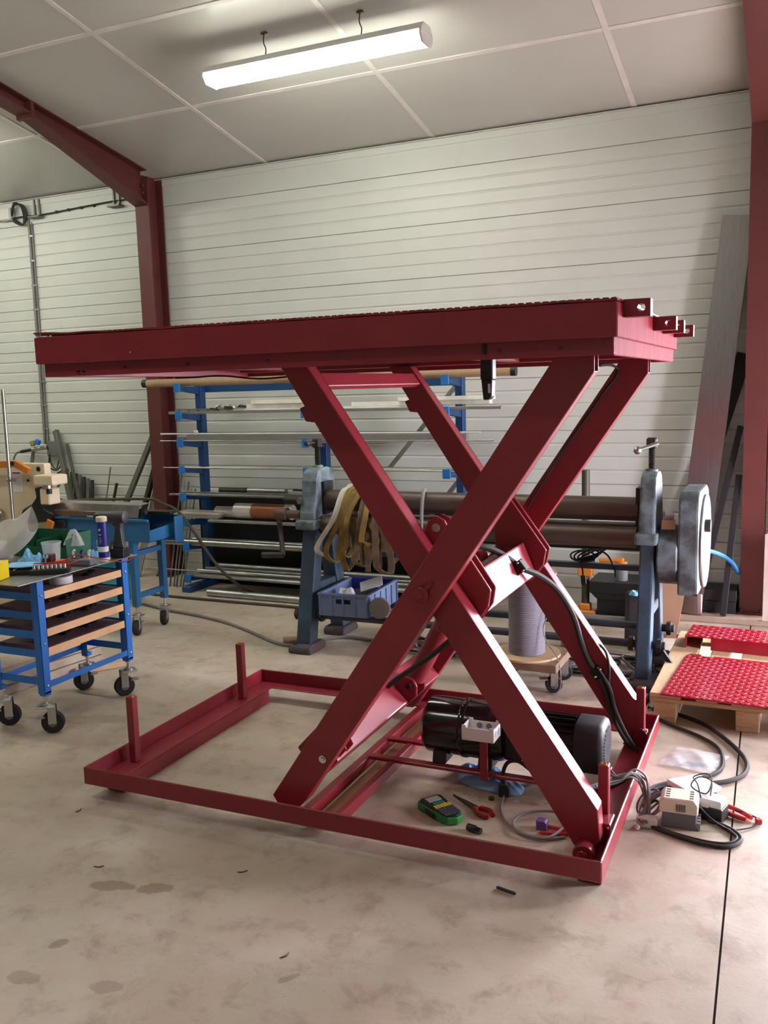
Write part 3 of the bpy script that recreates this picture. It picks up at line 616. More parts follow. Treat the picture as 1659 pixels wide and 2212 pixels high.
G().rbox((0, 0, .017), .15, .07, .032).out('case', GREYP, ms, bevel=.006, seg=2)
G().rbox((-.03, 0, .0335), .06, .05, .003).out('face', BLACK, ms)
for k in range(3): G().tube([(-.05+.045*k, .02, .033), (-.055+.045*k, .02, .06), (-.045+.045*k, .022, .075)], .006, 6).out('probe', WHITE if k != 1 else DBLUE, ms, smooth=True)
for k, pts in enumerate(([(-.06, 0, .04), (0, -.03, .06), (.08, -.02, .045), (.16, .03, .02), (.22, .06, .008), (.26, .10, .03)], [(-.06, -.01, .035), (-.09, -.06, .02), (-.05, -.11, .012), (.01, -.10, .03), (.02, -.06, .034)], [(-.02, 0, .04), (-.08, -.05, .03), (-.15, -.09, .02), (-.2, -.09, .012)])):
    G().tube(pts, .0028, 6, 6).out('test_lead', REDW, ms, smooth=True)
G().rbox((-.10, -.03, .016), .05, .03, .03, .3).out('orange_clip', ORANGE, ms, bevel=.004)
cu = thing('plastic_cup', 'clear plastic cup beside the green bin on the trolley', 'cup', (-3.69, 3.64, ZT), local=True)
G().lathe((0, 0, 0), (0, 0, 1), [(.001, 0), (.042, 0), (.051, .095), (.054, .096), (.054, .104), (.0485, .104), (.040, .004), (.001, .003)], 28, False).out('wall', CLEAR, cu, smooth=True)
ss = thing('socket_set', 'black case of chrome sockets at the front of the trolley top', 'socket set', (-3.44, 3.375, ZT), .62, local=True)
G().rbox((0, 0, .013), .19, .075, .026).out('case', BLACK, ss, bevel=.008, seg=2)
for k in range(8): G().pipe((-.075+.021*k, -.012, .026), (-.075+.021*k, -.012, .047), .0085, .003, 12).out('socket', CHROME, ss, smooth=True)
for k in range(7): G().pipe((-.07+.022*k, .016, .026), (-.07+.022*k, .016, .042), .0065, .0025, 12).out('socket', CHROME, ss, smooth=True)
G().box(-.085, .085, .032, .037, .02, .05).out('red_lid_edge', REDW, ss)
yb_ = thing('yellow_box', 'bright yellow plastic box cut off by the left edge of the picture', 'box', (-3.615, 3.17, ZT), .3, local=True)
G().rbox((0, 0, .041), .13, .09, .082).out('body', YELLOW, yb_, bevel=.006, seg=2)
G().rbox((0, 0, .084), .132, .092, .006).out('lid', YELLOW, yb_, bevel=.002)
def crumple(name, m, c, sx, sy, h, seed, tag, n=28, rz=0):
    from mathutils import noise as mn
    cr, sr = math.cos(rz), math.sin(rz); o_ = Vector((seed*3.7, seed*1.3, seed*.7))
    def f(u, v):
        x, y = u-.5, v-.5; rr = min(1, 2*math.hypot(x, y)); e = max(0, 1-rr**2.2)
        a1 = mn.noise(Vector((x*3.2, y*3.2, 0))+o_); a2 = mn.noise(Vector((x*7, y*7, 3))+o_)
        q = (1+.22*mn.noise(Vector((math.cos(math.atan2(y, x))*1.3, math.sin(math.atan2(y, x))*1.3, seed)))) * (1 if rr < 1 else 1/max(1e-6, 2*math.hypot(x, y)))
        X, Y_ = x*sx*q, y*sy*q
        return (c[0]+X*cr-Y_*sr, c[1]+X*sr+Y_*cr, c[2]+.003+h*max(0, e**.7*(.62+.55*a1-.35*abs(a2))))
    g = G().sheet(f, n, n); N = len(g.v); g.v += [(x, y, max(c[2]+.0005, z-.002)) for x, y, z in g.v]; g.f += [tuple(i+N for i in q)[::-1] for q in g.f]
    return g.out(name, m, tag=tag, smooth=True, recalc=False)
crumple('nitrile_glove', GLOVE, (-3.70, 3.495, ZT), .17, .11, .125, 3, ('crumpled light blue glove heaped before the hazy bag', 'glove'))
crumple('nitrile_glove', GLOVE, (-3.60, 3.34, ZT+.036), .24, .12, .02, 5, ('flat light blue glove draped over black tools at the front of the trolley', 'glove'), rz=.5)
crumple('nitrile_glove', GLOVE, (-3.53, 3.79, ZT), .09, .07, .06, 8, ('small light blue glove bunched beside the grease cartridge', 'glove'))
def bag_skin(u, v):
    a = 2*PI*v; h = .17+.07*u; taper = 1-.55*u**3; zl_ = .002+.17*u**4
    c_, s_ = math.cos(a), .5+.5*math.sin(a); wr = 1+.05*math.sin(11*u+3*a)+.04*math.sin(23*u-5*a)
    return (-4.22+.50*u-.05*s_*(1-u), 3.56+.115*taper*c_*(1.05-.85*s_)*wr+.02*math.sin(6*u), ZT+zl_+(h-zl_*.6)*s_*(.96+.05*math.sin(17*u+2*a)))
bg_ = thing('plastic_bag', 'large hazy plastic bag standing at the left end of the trolley top', 'bag', (-3.97, 3.56, ZT))
G().sheet(bag_skin, 40, 36).out('film', HAZY, bg_, smooth=True, recalc=False)
G().rbox((-4.03, 3.56, ZT+.06), .14, .06, .09, .1).out('white_part', PAPER, bg_, bevel=.004)
crumple('plastic_bag', CLEAR, (-3.68, 3.80, ZT+.06), .12, .09, .10, 15, ('small clear plastic bag sticking out of the green bin', 'bag')) 
tk = thing('hand_tool_roll', 'black open roll of hand tools under the blue glove', 'tool roll', (-3.615, 3.31, ZT), .55, local=True)
G().rbox((0, 0, .012), .2, .10, .024).out('roll', RUBBER, tk, bevel=.008, seg=2)
for k in range(5): G().cyl((-.08+.03*k, -.045, .026), (-.07+.03*k, .04, .028), .005, n=8).out('tool', CHROME if k % 2 else BLACK, tk)
G().rbox((-3.60, 3.53, ZT+.0305), .05, .05, .06, .3).out('small_box', mat('dark_red_card', (.09, .02, .02), .6), tag=('small dark red box before the clear cup', 'box'), bevel=.003)
sp = thing('open_end_spanner', 'small steel spanner leaning on the dark red box', 'spanner', (-3.575, 3.475, ZT), .3, local=True)
G().bar((0, 0, .005), (.0, .012, .055), .010, .004, (0, 1, 0)).out('shank', CHROME, sp)
G().prism([(-.014, .05), (-.006, .044), (.006, .044), (.014, .05), (.014, .068), (.006, .068), (.005, .058), (-.005, .058), (-.006, .068), (-.014, .068)], 'y', .009, .014).out('jaw', CHROME, sp)
# ---- boards on the floor under the trolley
for k, (z0, z1, lab) in enumerate(((0, .05, 'lowest beige foam panel lying on the floor behind the trolley'), (.052, .10, 'middle beige foam panel in the stack behind the trolley'), (.102, .155, 'topmost beige foam panel in the stack behind the trolley'))):
    G().rbox((-4.22-.015*k, 3.80, (z0+z1)/2), .42, .98, z1-z0-.001, -.12).out('insulation_board', mat('dirty_beige_panel', (.55, .47, .38), .8, 0, (.30, .24, .19), 5, .1, contrast=.7), tag=(lab, 'panel'), bevel=.003)
G().rbox((-3.86, 4.13, .016), .05, .30, .03, -.6).out('wooden_batten', PLY, tag=('short pale batten on the floor behind the trolley', 'batten'), bevel=.003)
# ---- blue bench with basin
be = thing('blue_bench', 'blue steel bench with deep trough on casters behind the trolley', 'bench', (-4.5, 5.0, 0))
bx0, bx1, by0, by1 = -4.93, -4.02, 4.85, 5.137
G().box(bx0, bx1, by0, by0+.004, .657, .80).out('front_panel', BLUE2, be)
G().box(bx0, bx1+.002, by0-.022, by0+.002, .80, .818).out('front_lip', BLUE2, be, bevel=.006, seg=2)
G().box(bx0, bx1+.06, by1, by1+.004, .628, .812).out('back_panel', BLUE2, be)
G().box(bx1+.056, bx1+.06, by1-.09, by1, .628, .812).out('end_flange', BLUE2, be)
G().box(bx0, bx1, by0+.004, by1, .66, .664).out('trough_floor', DARKST, be)
G().prism([(by0+.004, .664), (by1, .664), (by1, .76), (by0+.004, .74)], 'x', bx1-.004, bx1).out('end_panel', BLUE2, be)
for x in (-4.215, -4.86):
    for y in (4.855, 5.155):
        l = G().box(x, x+.045, y, y+.045, .195, .657 if y < 5 else .63).out('leg', BLUE2, be, bevel=.002)
        caster(be, x+.022, y+.022, .2, .052, a=-1.2)
    G().box(x+.008, x+.04, 4.90, 5.155, .55, .585).out('end_rail', BLUE2, be); G().box(x+.008, x+.04, 4.90, 5.155, .25, .285).out('end_rail', BLUE2, be)
# steel guide plates above the trough
st = thing('steel_guide_plate', 'long bent grey steel guide plate lying across the blue trough', 'plate', (-4.55, 5.02, .82))
G().prism([(4.87, .822), (4.90, .905), (5.0, .912), (5.0, .908), (4.903, .901), (4.874, .822)], 'x', -4.96, -4.13).out('bent_sheet', STEEL, st)
G().prism([(-4.13, .822), (-4.20, .822), (-4.10, .905), (-4.06, .91)], 'y', 4.90, 4.905).out('end_fin', DARKST, st)
G().box(-4.955, -4.30, 4.83, 4.866, .822, .862).out('edge_bar', mat('brown_steel_bar', (.20, .14, .11), .4, .7), st, bevel=.004)
G().rbox((-4.16, 5.09, .835), .30, .08, .022, .1).out('flat_bar', DARKST, tag=('dark flat bar resting on the right end of the blue trough', 'bar'), bevel=.003)
G().cyl((-4.32, 4.93, .85), (-4.12, 4.95, .855), .02, n=16).out('round_bar', DARKST, tag=('short dark round bar lying in the blue trough', 'bar'), smooth=True)
# teal box below
tb = thing('teal_crate', 'teal blue plastic crate on the floor below the blue bench', 'crate', (-5.26, 5.55, 0), 0)
TEAL = mat('teal_plastic', (.05, .30, .33), .5)
G().box(-5.55, -4.97, 5.4, 5.40+.004, 0, .30).out('front_wall', TEAL, tb); G().box(-5.55, -4.97, 5.72, 5.724, 0, .30).out('back_wall', TEAL, tb)
G().box(-4.974, -4.97, 5.404, 5.72, 0, .30).out('side_wall', TEAL, tb); G().box(-5.55, -5.546, 5.404, 5.72, 0, .30).out('side_wall', TEAL, tb)
G().box(-5.546, -4.974, 5.404, 5.72, 0, .004).out('bottom', TEAL, tb); G().box(-5.56, -4.96, 5.39, 5.402, .28, .305).out('rim', TEAL, tb)
# ---- cream notching machine
nc = thing('notching_machine', 'cream metal notching machine with orange handle and white notice at the left edge', 'machine', (-5.35, 5.1, 0))
G().box(-5.75, -4.975, 4.90, 4.965, .08, 1.185).out('body', CREAM, nc, bevel=.01, seg=2)
G().box(-5.72, -5.05, 4.86, 5.2, 0, .08).out('plinth', DARKST, nc)
G().box(-5.292, -5.197, 4.896, 4.8995, .972, 1.13).out('notice', PAPER, nc)
g = G()
for k in range(7): g.box(-5.29, -5.21-.03*(k % 3 == 1), 4.895, 4.8958, 1.075-.012*k, 1.077-.012*k)
g.out('notice_print', mat('grey_print', (.35, .35, .42), .8), nc); G().box(-5.29, -5.21, 4.895, 4.8958, 1.108, 1.12).out('notice_heading', mat('purple_print', (.25, .10, .30), .8), nc)
hd = G().prism([(-4.94, 1.045), (-4.76, 1.045), (-4.76, 1.115), (-4.94, 1.115)], 'y', 4.75, 4.90).out('punch_head', CREAM, nc, bevel=.012, seg=2)
G().box(-4.91, -4.82, 4.77, 4.88, .905, 1.02).out('ram', CREAM, nc, bevel=.008)
G().cyl((-4.86, 4.80, 1.02), (-4.86, 4.80, 1.045), .035, n=20).out('ram_collar', STEEL, hd, smooth=True)
G().cyl((-4.81, 4.765, .985), (-4.81, 4.765, 1.02), .02, n=14).out('stripper', BLACK, hd, smooth=True)
pts = [(-4.99, 1.02), (-4.98, .95), (-5.03, .90), (-5.12, .86), (-5.15, .80), (-5.08, .755), (-4.87, .78), (-4.82, .835), (-4.91, .875), (-4.925, .92), (-4.93, 1.03)]
G().prism(pts, 'y', 4.80, 4.898).out('throat_casting', BLACK, nc, bevel=.01)
ob = G().prism([(-5.45, 1.20), (-5.20, 1.215), (-5.15, 1.215), (-5.02, 1.158), (-5.045, 1.115), (-5.17, 1.165), (-5.45, 1.15)], 'y', 4.80, 4.83).out('orange_lever', ORANGE, nc, bevel=.004)
G().cyl((-5.175, 4.795, 1.192), (-5.175, 4.80, 1.192), .016, n=16).out('lever_bolt', BLACK, ob, smooth=True)
for x, z in ((-5.03, 1.145), (-5.14, 1.06)): G().cyl((x, 4.90, z), (x, 4.893, z), .018 if x > -5.1 else .01, n=16).out('cover_screw', DARKST, nc, smooth=True)
G().cyl((-5.40, 4.86, .80), (-5.40, 4.82, .80), .052, n=28).out('hand_wheel', STEEL, nc, smooth=True, bevel=.004)
G().rbox((-4.86, 4.79, .745), .06, .02, .10, 0, 0, .4).out('orange_grip', ORANGE, nc, bevel=.004)
for s in (-.03, .03): G().bar((-4.80+s, 4.84, .74), (-4.80+s*1.8, 4.82, .66), .02, .012).out('clamp_leg', BLACK, nc)
G().rbox((-4.80, 4.84, .765), .10, .03, .05).out('clamp_body', BLACK, nc, bevel=.008)
po_ = thing('vertical_rod', 'tall slim steel rod standing before the cream machine', 'rod', (-5.135, 4.72, 0))
G().cyl((-5.135, 4.72, .012), (-5.125, 4.72, 1.72), .012, n=12).out('rod', STEEL, po_, smooth=True)
G().cyl((-5.135, 4.72, 0), (-5.135, 4.72, .012), .06, n=24).out('base', DARKST, po_, smooth=True)
for z in (1.08, .78): G().rbox((-5.13, 4.735, z), .04, .05, .02).out('guide_clamp', STEEL, po_, bevel=.003)
# ---- fittings on the wall above
co = thing('cable_conduit', 'grey cable conduit running down the wall left of the column', 'conduit', (-6.81, 6.75, 1.2))
G().cyl((-6.83, YW-.016, 1.20), (-6.815, YW-.016, 3.36), .014, n=12).out('pipe', GREYC, co, smooth=True)
G().cyl((-6.79, YW-.012, 1.20), (-6.785, YW-.012, 3.32), .008, n=10).out('cable', GREYC, co, smooth=True)
for k in range(9): G().rbox((-6.81, YW-.014, 1.35+.23*k), .07, .026, .014).out('clip', GALV, co)
ct = thing('ceiling_cable', 'dark cable clipped along the top of the wall from bracket to column', 'cable', (-6.2, 6.74, 3.38))
G().tube([(-7.3, YW-.03, 3.36), (-6.9, YW-.03, 3.375), (-6.6, YW-.03, 3.37), (-6.2, YW-.03, 3.385), (-5.75, YW-.03, 3.40), (-5.37, YW-.03, 3.39)], .007, 6).out('run', HOSE, ct, smooth=True)
for x in (-6.45, -6.3, -6.15, -6.0, -5.6): G().rbox((x, YW-.02, 3.378+.02*(x+6.45)), .02, .03, .022).out('clip', DARKST, ct)
for x, lab in ((-6.69, 'galvanised wall bracket near the junction box under the ceiling'), (-5.73, 'galvanised wall bracket next to the red column under the ceiling')):
    t = thing('wall_bracket', lab, 'bracket', (x, 6.73, 3.36), group='brackets at the wall head')
    for s in (-.03, .03): G().box(x+s-.008, x+s+.008, YW-.035, YW-.013, 3.36, 3.515).out('slotted_rail', mat('dull_zinc', (.20, .20, .19), .5, .7), t)
    G().box(x-.07, x+.07, YW-.085, YW-.013, 3.345, 3.359).out('foot', mat('dull_zinc', (.20, .20, .19), .5, .7), t)
jb2 = thing('wall_junction_box', 'white square junction box with looping black cables under the ceiling at far left', 'junction box', (-7.07, 6.7, 3.36))
G().box(-7.14, -6.99, YW-.075, YW-.012, 3.355, 3.47).out('box', WHITE, jb2, bevel=.006)
G().box(-7.135, -6.995, YW-.082, YW-.076, 3.36, 3.465).out('cover', WHITE, jb2, bevel=.003)
for k in range(3): G().tube([(-6.99, YW-.05, 3.43-.02*k), (-6.93, YW-.07, 3.50-.01*k), (-6.86+.015*k, YW-.06, 3.47), (-6.84+.02*k, YW-.05, 3.38), (-6.86, YW-.045, 3.30), (-6.92-.02*k, YW-.05, 3.33), (-6.98, YW-.05, 3.37)], .009, 6, 5).out('cable_loop', BLACK, jb2, smooth=True)
ab = thing('air_regulator', 'compressed air outlet with blue and yellow knobs and black hose on the wall', 'regulator', (-6.72, 6.7, 1.18))
G().rbox((-6.70, YW-.04, 1.155), .14, .05, .15).out('block', GREYP, ab, bevel=.008)
G().cyl((-6.74, YW-.08, 1.17), (-6.92, YW-.10, 1.15), .02, n=12).out('valve_body', STEEL, ab, smooth=True)
G().rbox((-6.83, YW-.11, 1.225), .05, .04, .05, 0, 0, .4).out('blue_knob', BLUE, ab, bevel=.006); G().rbox((-6.90, YW-.11, 1.21), .045, .04, .05, 0, 0, -.4).out('yellow_knob', mat('dull_yellow', (.30, .28, .05), .5), ab, bevel=.006)
G().cyl((-6.92, YW-.1, 1.15), (-7.05, YW-.12, 1.13), .016, n=12).out('coupling', BLACK, ab, smooth=True)
G().tube([(-7.05, YW-.12, 1.13), (-7.1, YW-.14, 1.11), (-7.13, YW-.16, 1.03)], .009, 8).out('hose', mat('olive_hose', (.10, .11, .06), .6), ab, smooth=True)
G().tube([(-6.72, YW-.08, 1.10), (-6.72, YW-.09, .98), (-6.63, YW-.09, .95), (-6.56, YW-.09, 1.02), (-6.56, YW-.08, 1.09)], .008, 8, 6).out('hose_loop', BLACK, ab, smooth=True)
G().tube([(-6.72, YW-.08, 1.10), (-6.68, YW-.1, 1.0), (-6.62, YW-.1, .97), (-6.57, YW-.1, 1.09)], .006, 8, 6).out('hose_loop', BLACK, ab, smooth=True)
# ---- long steel stock leaning on the wall
def lean(name, p, q, w, h, m, lab, cat='bar', round_=False, grp='steel stock leaning on the wall'):
    g = G()
    if round_: g.cyl(p, q, w, n=12)
    else: g.bar(p, q, w, h, (0, 1, 0))
    return g.out(name, m, tag=(lab, cat, grp), smooth=round_, bevel=0 if round_ else .002)
OLIVE = mat('greenish_galvanised_profile', (.16, .17, .14), .5, .5, (.11, .115, .095), 6)
lean('steel_profile', (-5.96, 6.30, 0), (-6.65, 6.735, 1.33), .05, .045, OLIVE, 'longest grey green profile leaning left against the wall behind the blue bench')
lean('steel_profile', (-5.90, 6.34, 0), (-6.53, 6.745, 1.20), .02, .03, OLIVE, 'slim grey green profile leaning just right of the longest profile')
lean('steel_profile', (-5.95, 6.40, 0), (-5.42, 6.735, 1.36), .045, .04, OLIVE, 'grey green profile leaning right toward the dark red column')
lean('steel_profile', (-5.62, 6.42, 0), (-5.455, 6.735, 1.02), .035, .05, DARKST, 'dark flat bar leaning close to the foot of the red column')
lean('flat_board', (-5.52, 6.45, 0), (-5.44, 6.735, .86), .07, .012, GREYC, 'grey board leaning beside the red column')
for k in range(6): lean('round_tube', (-6.38+.045*k, 6.50+.012*k, 0), (-6.47+.05*k, 6.72, .93-.015*k), .018, 0, DARKST if k % 2 else OLIVE, 'dark round tube, %s from the left in the cluster behind the cream machine' % ('first', 'second', 'third', 'fourth', 'fifth', 'sixth')[k], 'tube', True)
lean('thin_rod', (-6.05, 6.5, 0), (-6.0, 6.74, .98), .006, 0, OLIVE, 'single thin rod standing against the wall behind the trough', 'rod', True)
lean('round_bar', (-6.0, 6.5, 0), (-5.93, 6.73, .83), .014, 0, DARKST, 'short dark round bar standing right of the thin rod', 'bar', True)
lean('round_bar', (-7.0, 6.5, 0), (-6.97, 6.745, 1.16), .018, 0, OLIVE, 'short grey bar standing on the wall behind the orange lever', 'bar', True)
G().tube([(-6.55, 6.62, .93), (-6.4, 6.6, .96), (-6.2, 6.22, .80), (-6.0, 6.1, .74), (-5.7, 6.05, .76)]+[(-4.908,5.92,0.804),(-4.742,5.9,0.776),(-4.569,5.88,0.716),(-4.394,5.86,0.537),(-4.233,5.86,0.332),(-4.089,5.88,0.187),(-4.108,6.194,0.012),(-3.815,6.115,0.012),(-3.528,6.091,0.012),(-3.378,6.091,0.012)], .012, 8, 5).out('air_hose', mat('dark_brown_hose', (.05, .042, .035), .6), tag=('dark hose sagging from the wall past the blue bench to the floor', 'hose'), smooth=True)
# ================================================================= cantilever rack with stock
rk = thing('cantilever_rack', 'blue steel cantilever rack loaded with bars against the wall behind the lift', 'rack', (-3.5, 6.3, 0))
LV = [1.712, 1.488, 1.262, 1.040, .815, .600, .392, .125]
for x in (-4.675, -3.49, -2.335):
    u = G().box(x-.03, x+.03, 6.37, 6.44, 0, 1.76).out('upright', RACKBLUE, rk, bevel=.003)
    G().box(x-.045, x+.045, 6.06, 6.46, 0, .05).out('foot', RACKBLUE, rk, bevel=.003)
    for z in LV:
        a = G().prism([(6.37, z), (6.10, z), (6.10, z-.03), (6.37, z-.065)], 'x', x-.02, x+.02).out('arm', RACKBLUE, rk, bevel=.002)
        G().box(x-.03, x+.03, 6.085, 6.10, z-.045, z+.025).out('end_stop', mat('bright_rack_blue', (.02, .17, .50), .4), a, bevel=.002)
for za, zb2 in ((1.70, 1.02), (.98, .25)):
    G().bar((-2.345, 6.45, za), (-2.96, 6.45, zb2), .035, .004, (0, 1, 0)).out('diagonal_brace', GALV, rk)
G().box(-4.70, -2.31, 6.44, 6.447, 1.66, 1.72).out('back_rail', RACKBLUE, rk); G().box(-4.70, -2.31, 6.44, 6.447, .06, .12).out('back_rail', RACKBLUE, rk)
GRP = 'stock lying on the rack'
def rod(name, x0, x1, y, z, r, m, lab, cat='rod', dz=0, dy=0, n=10, pipe=False):
    g = G()
    if pipe: g.pipe((x0, y, z), (x1, y+dy, z+dz), r, r*.18, 14)
    else: g.cyl((x0, y, z), (x1, y+dy, z+dz), r, n=n)
    return g.out(name, m, tag=(lab, cat, GRP), smooth=True)
def flat(name, x0, x1, y, z, wd, h, m, lab, cat='bar', dy=0):
    return G().bar((x0, y, z+h/2), (x1, y+dy, z+h/2), wd, h).out(name, m, tag=(lab, cat, GRP), bevel=.001)
t = thing('cardboard_tube', 'long brown cardboard tube with black end caps on the top rack arms', 'tube', (-3.45, 6.16, LV[0]))
G().cyl((-5.03, 6.17, LV[0]+.035), (-1.87, 6.17, LV[0]+.035), .033, n=24).out('tube', CARD, t, smooth=True)
for x0, x1 in ((-5.075, -5.03), (-1.87, -1.835)): G().cyl((x0, 6.17, LV[0]+.035), (x1, 6.17, LV[0]+.035), .0345, n=24).out('end_cap', BLACK, t, smooth=True)
z = LV[1]
flat('galvanised_rail', -4.80, -1.93, 6.14, z, .03, .022, GALV, 'galvanised rail at the front of the second rack level', 'rail')
flat('galvanised_rail', -4.78, -2.0, 6.19, z, .03, .012, STEEL, 'thin steel rail behind the front rail on the second rack level', 'rail')
t = thing('perforated_rail', 'perforated grey rail on the left of the second rack level', 'rail', (-4.5, 6.3, z))
G().box(-4.86, -4.15, 6.29, 6.30, z, z+.04).out('web', GALV, t); G().box(-4.86, -4.15, 6.30, 6.335, z, z+.003).out('flange', GALV, t)
for k in range(7): G().cyl((-4.82+.1*k, 6.2895, z+.02), (-4.82+.1*k, 6.2885, z+.02), .008, n=12).out('hole', BLACK, t)
for k, (x0, x1, y, dz, h) in enumerate(((-4.22, -3.30, 6.25, .0, .036), (-4.10, -3.42, 6.26, .037, .032), (-4.04, -3.52, 6.24, .070, .03), (-3.28, -2.45, 6.25, .0, .036), (-3.15, -2.05, 6.26, .037, .03), (-2.75, -2.02, 6.23, .068, .028))):
    flat('foam_strip', x0, x1, y, z+dz, .07, h, FOAM, 'white foam strip on the second rack level, %s of six from the left and bottom' % ('first', 'second', 'third', 'fourth', 'fifth', 'sixth')[k], 'foam strip', dy=.012*(k % 2))
hw = thing('hinge_hardware', 'small heap of steel hinge hardware at the left of the second rack level', 'hardware', (-4.3, 6.22, z+.012))
for k in range(5): G().rbox((-4.40+.07*k, 6.21+.01*(k % 2), z+.036+.004*k), .07, .03, .012+.006*(k % 3), .3*k, 0, .1).out('plate', STEEL if k % 2 else DARKST, hw, bevel=.001)
for k in range(3): G().cyl((-4.38+.1*k, 6.21, z+.05), (-4.34+.1*k, 6.21, z+.062), .012, n=12).out('knuckle', GALV, hw, smooth=True)
z = LV[2]
rod('white_rod', -4.92, -2.10, 6.16, z+.062, .007, WHITE, 'white coated rod lying highest on the third rack level')
flat('grey_strip', -4.80, -3.0, 6.26, z, .06, .03, GREYC, 'grey plastic strip on the third rack level', 'strip')
flat('steel_strip', -4.65, -2.2, 6.17, z, .03, .054, mat('dull_steel_strip', (.35, .34, .32), .5, .8), 'tall steel strip standing under the white rod on the third rack level', 'strip')  # strip has its own duller, slightly darker steel colour
rod('thin_rod', -4.90, -1.99, 6.125, z+.006, .005, STEEL, 'thin steel rod at the front of the third rack level')
G().rbox((-4.56, 6.16, z+.08), .035, .02, .02).out('white_clip', WHITE, tag=('tiny white clip on the white rod of the third rack level', 'clip'), bevel=.002)
z = LV[3]
for k in range(5): rod('thin_rod', -4.88+.14*k, -2.26-.12*(k % 3), 6.12+.032*k, z+.006+.001*k, .0055, STEEL, 'thin bright rod on the fourth rack level, %s from the front' % ('first', 'second', 'third', 'fourth', 'fifth')[k])
z = LV[4]
flat('flat_bar', -4.83, -3.40, 6.13, z, .05, .014, STEEL, 'bright flat bar at the front of the fifth rack level')
flat('flat_bar', -4.78, -2.4, 6.20, z, .05, .012, GALV, 'galvanised flat bar in the middle of the fifth rack level')
flat('flat_bar', -4.76, -3.55, 6.20, z+.013, .03, .012, STEEL, 'bright flat bar lying on the galvanised bar of the fifth rack level')
rod('dark_cylinder', -4.42, -4.15, 6.26, z+.032, .026, DARKST, 'dark steel cylinder on the left of the fifth rack level', 'cylinder')
rod('machined_cylinder', -4.14, -3.78, 6.26, z+.034, .028, STEEL, 'bright machined cylinder on the fifth rack level', 'cylinder')
for k in range(4): rod('dark_rod', -3.70+.08*k, -2.5-.1*k, 6.235+.03*k, z+.055-.006*k, .009, DARKST, 'dark rod on the fifth rack level, %s from the front' % ('first', 'second', 'third', 'fourth')[k], dz=-.03)
flat('white_block', -3.30, -3.05, 6.15, z+.0145, .04, .035, WHITE, 'small pale block on the fifth rack level', 'block')
z = LV[5]
flat('steel_rail', -4.45, -2.3, 6.13, z, .05, .02, GALV, 'bright rail at the front of the sixth rack level', 'rail')
flat('steel_rail', -4.45, -2.35, 6.19, z, .04, .012, GALV, 'second bright rail on the sixth rack level', 'rail')
for k in range(3): flat('pale_board', -4.86+.03*k, -4.40+.02*k, 6.24-.01*k, z+.021+.017*k, .16, .016, mat('pale_grey_board', (.50, .47, .42), .6), 'pale board, %s in the small pile at the left of the sixth rack level' % ('lowest', 'middle', 'topmost')[k], 'board')
t = thing('film_roll', 'white film roll with a brown label band on the sixth rack level', 'film roll', (-4.1, 6.25, z))
G().cyl((-4.26, 6.25, z+.085), (-3.72, 6.25, z+.085), .062, n=28).out('roll', mat('white_film', (.72, .68, .60), .3), t, smooth=True)
G().cyl((-4.09, 6.25, z+.085), (-3.78, 6.25, z+.085), .0625, n=28, cap=False).out('label_band', mat('rust_brown_label', (.34, .12, .04), .5), t, smooth=True)
rod('film_roll', -4.47, -4.27, 6.27, z+.068, .045, HAZY, 'translucent film roll left of the brown banded roll', 'film roll', n=24)
rod('film_roll', -3.70, -3.2, 6.27, z+.062, .04, mat('grey_white_film', (.55, .52, .47), .4), 'grey white roll right of the brown banded roll', 'film roll', n=24)
rod('film_roll', -3.18, -2.5, 6.27, z+.055, .034, mat('grey_white_film', (.55, .52, .47), .4), 'slim grey white roll near the blue machine on the sixth rack level', 'film roll', n=20)
z = LV[6]
for k, (x0, r, y) in enumerate(((-4.92, .027, 6.13), (-4.68, .022, 6.19), (-4.60, .026, 6.245), (-4.75, .02, 6.30))):
    rod('steel_pipe', x0, -2.2+.1*k, y, z+r, r, STEEL if k != 2 else GALV, 'bright steel pipe on the seventh rack level, %s from the front' % ('first', 'second', 'third', 'fourth')[k], 'pipe', pipe=True)
z = LV[7]
for k, (x0, r, y, dz) in enumerate(((-4.62, .016, 6.12, 0), (-4.58, .02, 6.16, 0), (-4.53, .024, 6.215, 0), (-4.50, .02, 6.265, 0), (-4.60, .012, 6.135, .046), (-4.55, .016, 6.185, .056), (-4.48, .024, 6.24, .063))):
    rod('steel_pipe', x0, -2.2+.07*k, y, z+r+dz, r, STEEL if k % 2 else GALV, 'steel pipe in the lowest bundle of the rack, %s of seven' % ('first', 'second', 'third', 'fourth', 'fifth', 'sixth', 'seventh')[k], 'pipe', pipe=True)
rod('wire_hanger_rod', -5.1, -4.0, 6.10, z+.058, .005, STEEL, 'thin bent end rod sticking out left of the lowest rack bundle')
rod('steel_pipe', -4.42, -2.3, 6.02, .03, .03, GALV, 'thick steel pipe lying on the floor before the rack', 'pipe', pipe=True)
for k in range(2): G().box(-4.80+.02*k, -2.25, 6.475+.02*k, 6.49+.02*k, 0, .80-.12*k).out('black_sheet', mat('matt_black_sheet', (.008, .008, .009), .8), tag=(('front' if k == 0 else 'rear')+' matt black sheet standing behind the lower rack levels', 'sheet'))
for k in range(5): G().cyl((-4.97+.035*k, 6.22+.01*(k % 2), 0), (-4.965+.035*k, 6.47, .95-.03*k), .007, n=8).out('thin_tube', STEEL if k % 2 else OLIVE, tag=('thin tube standing upright left of the rack, %s from the left' % ('first', 'second', 'third', 'fourth', 'fifth')[k], 'tube', 'upright thin tubes by the rack'), smooth=True)
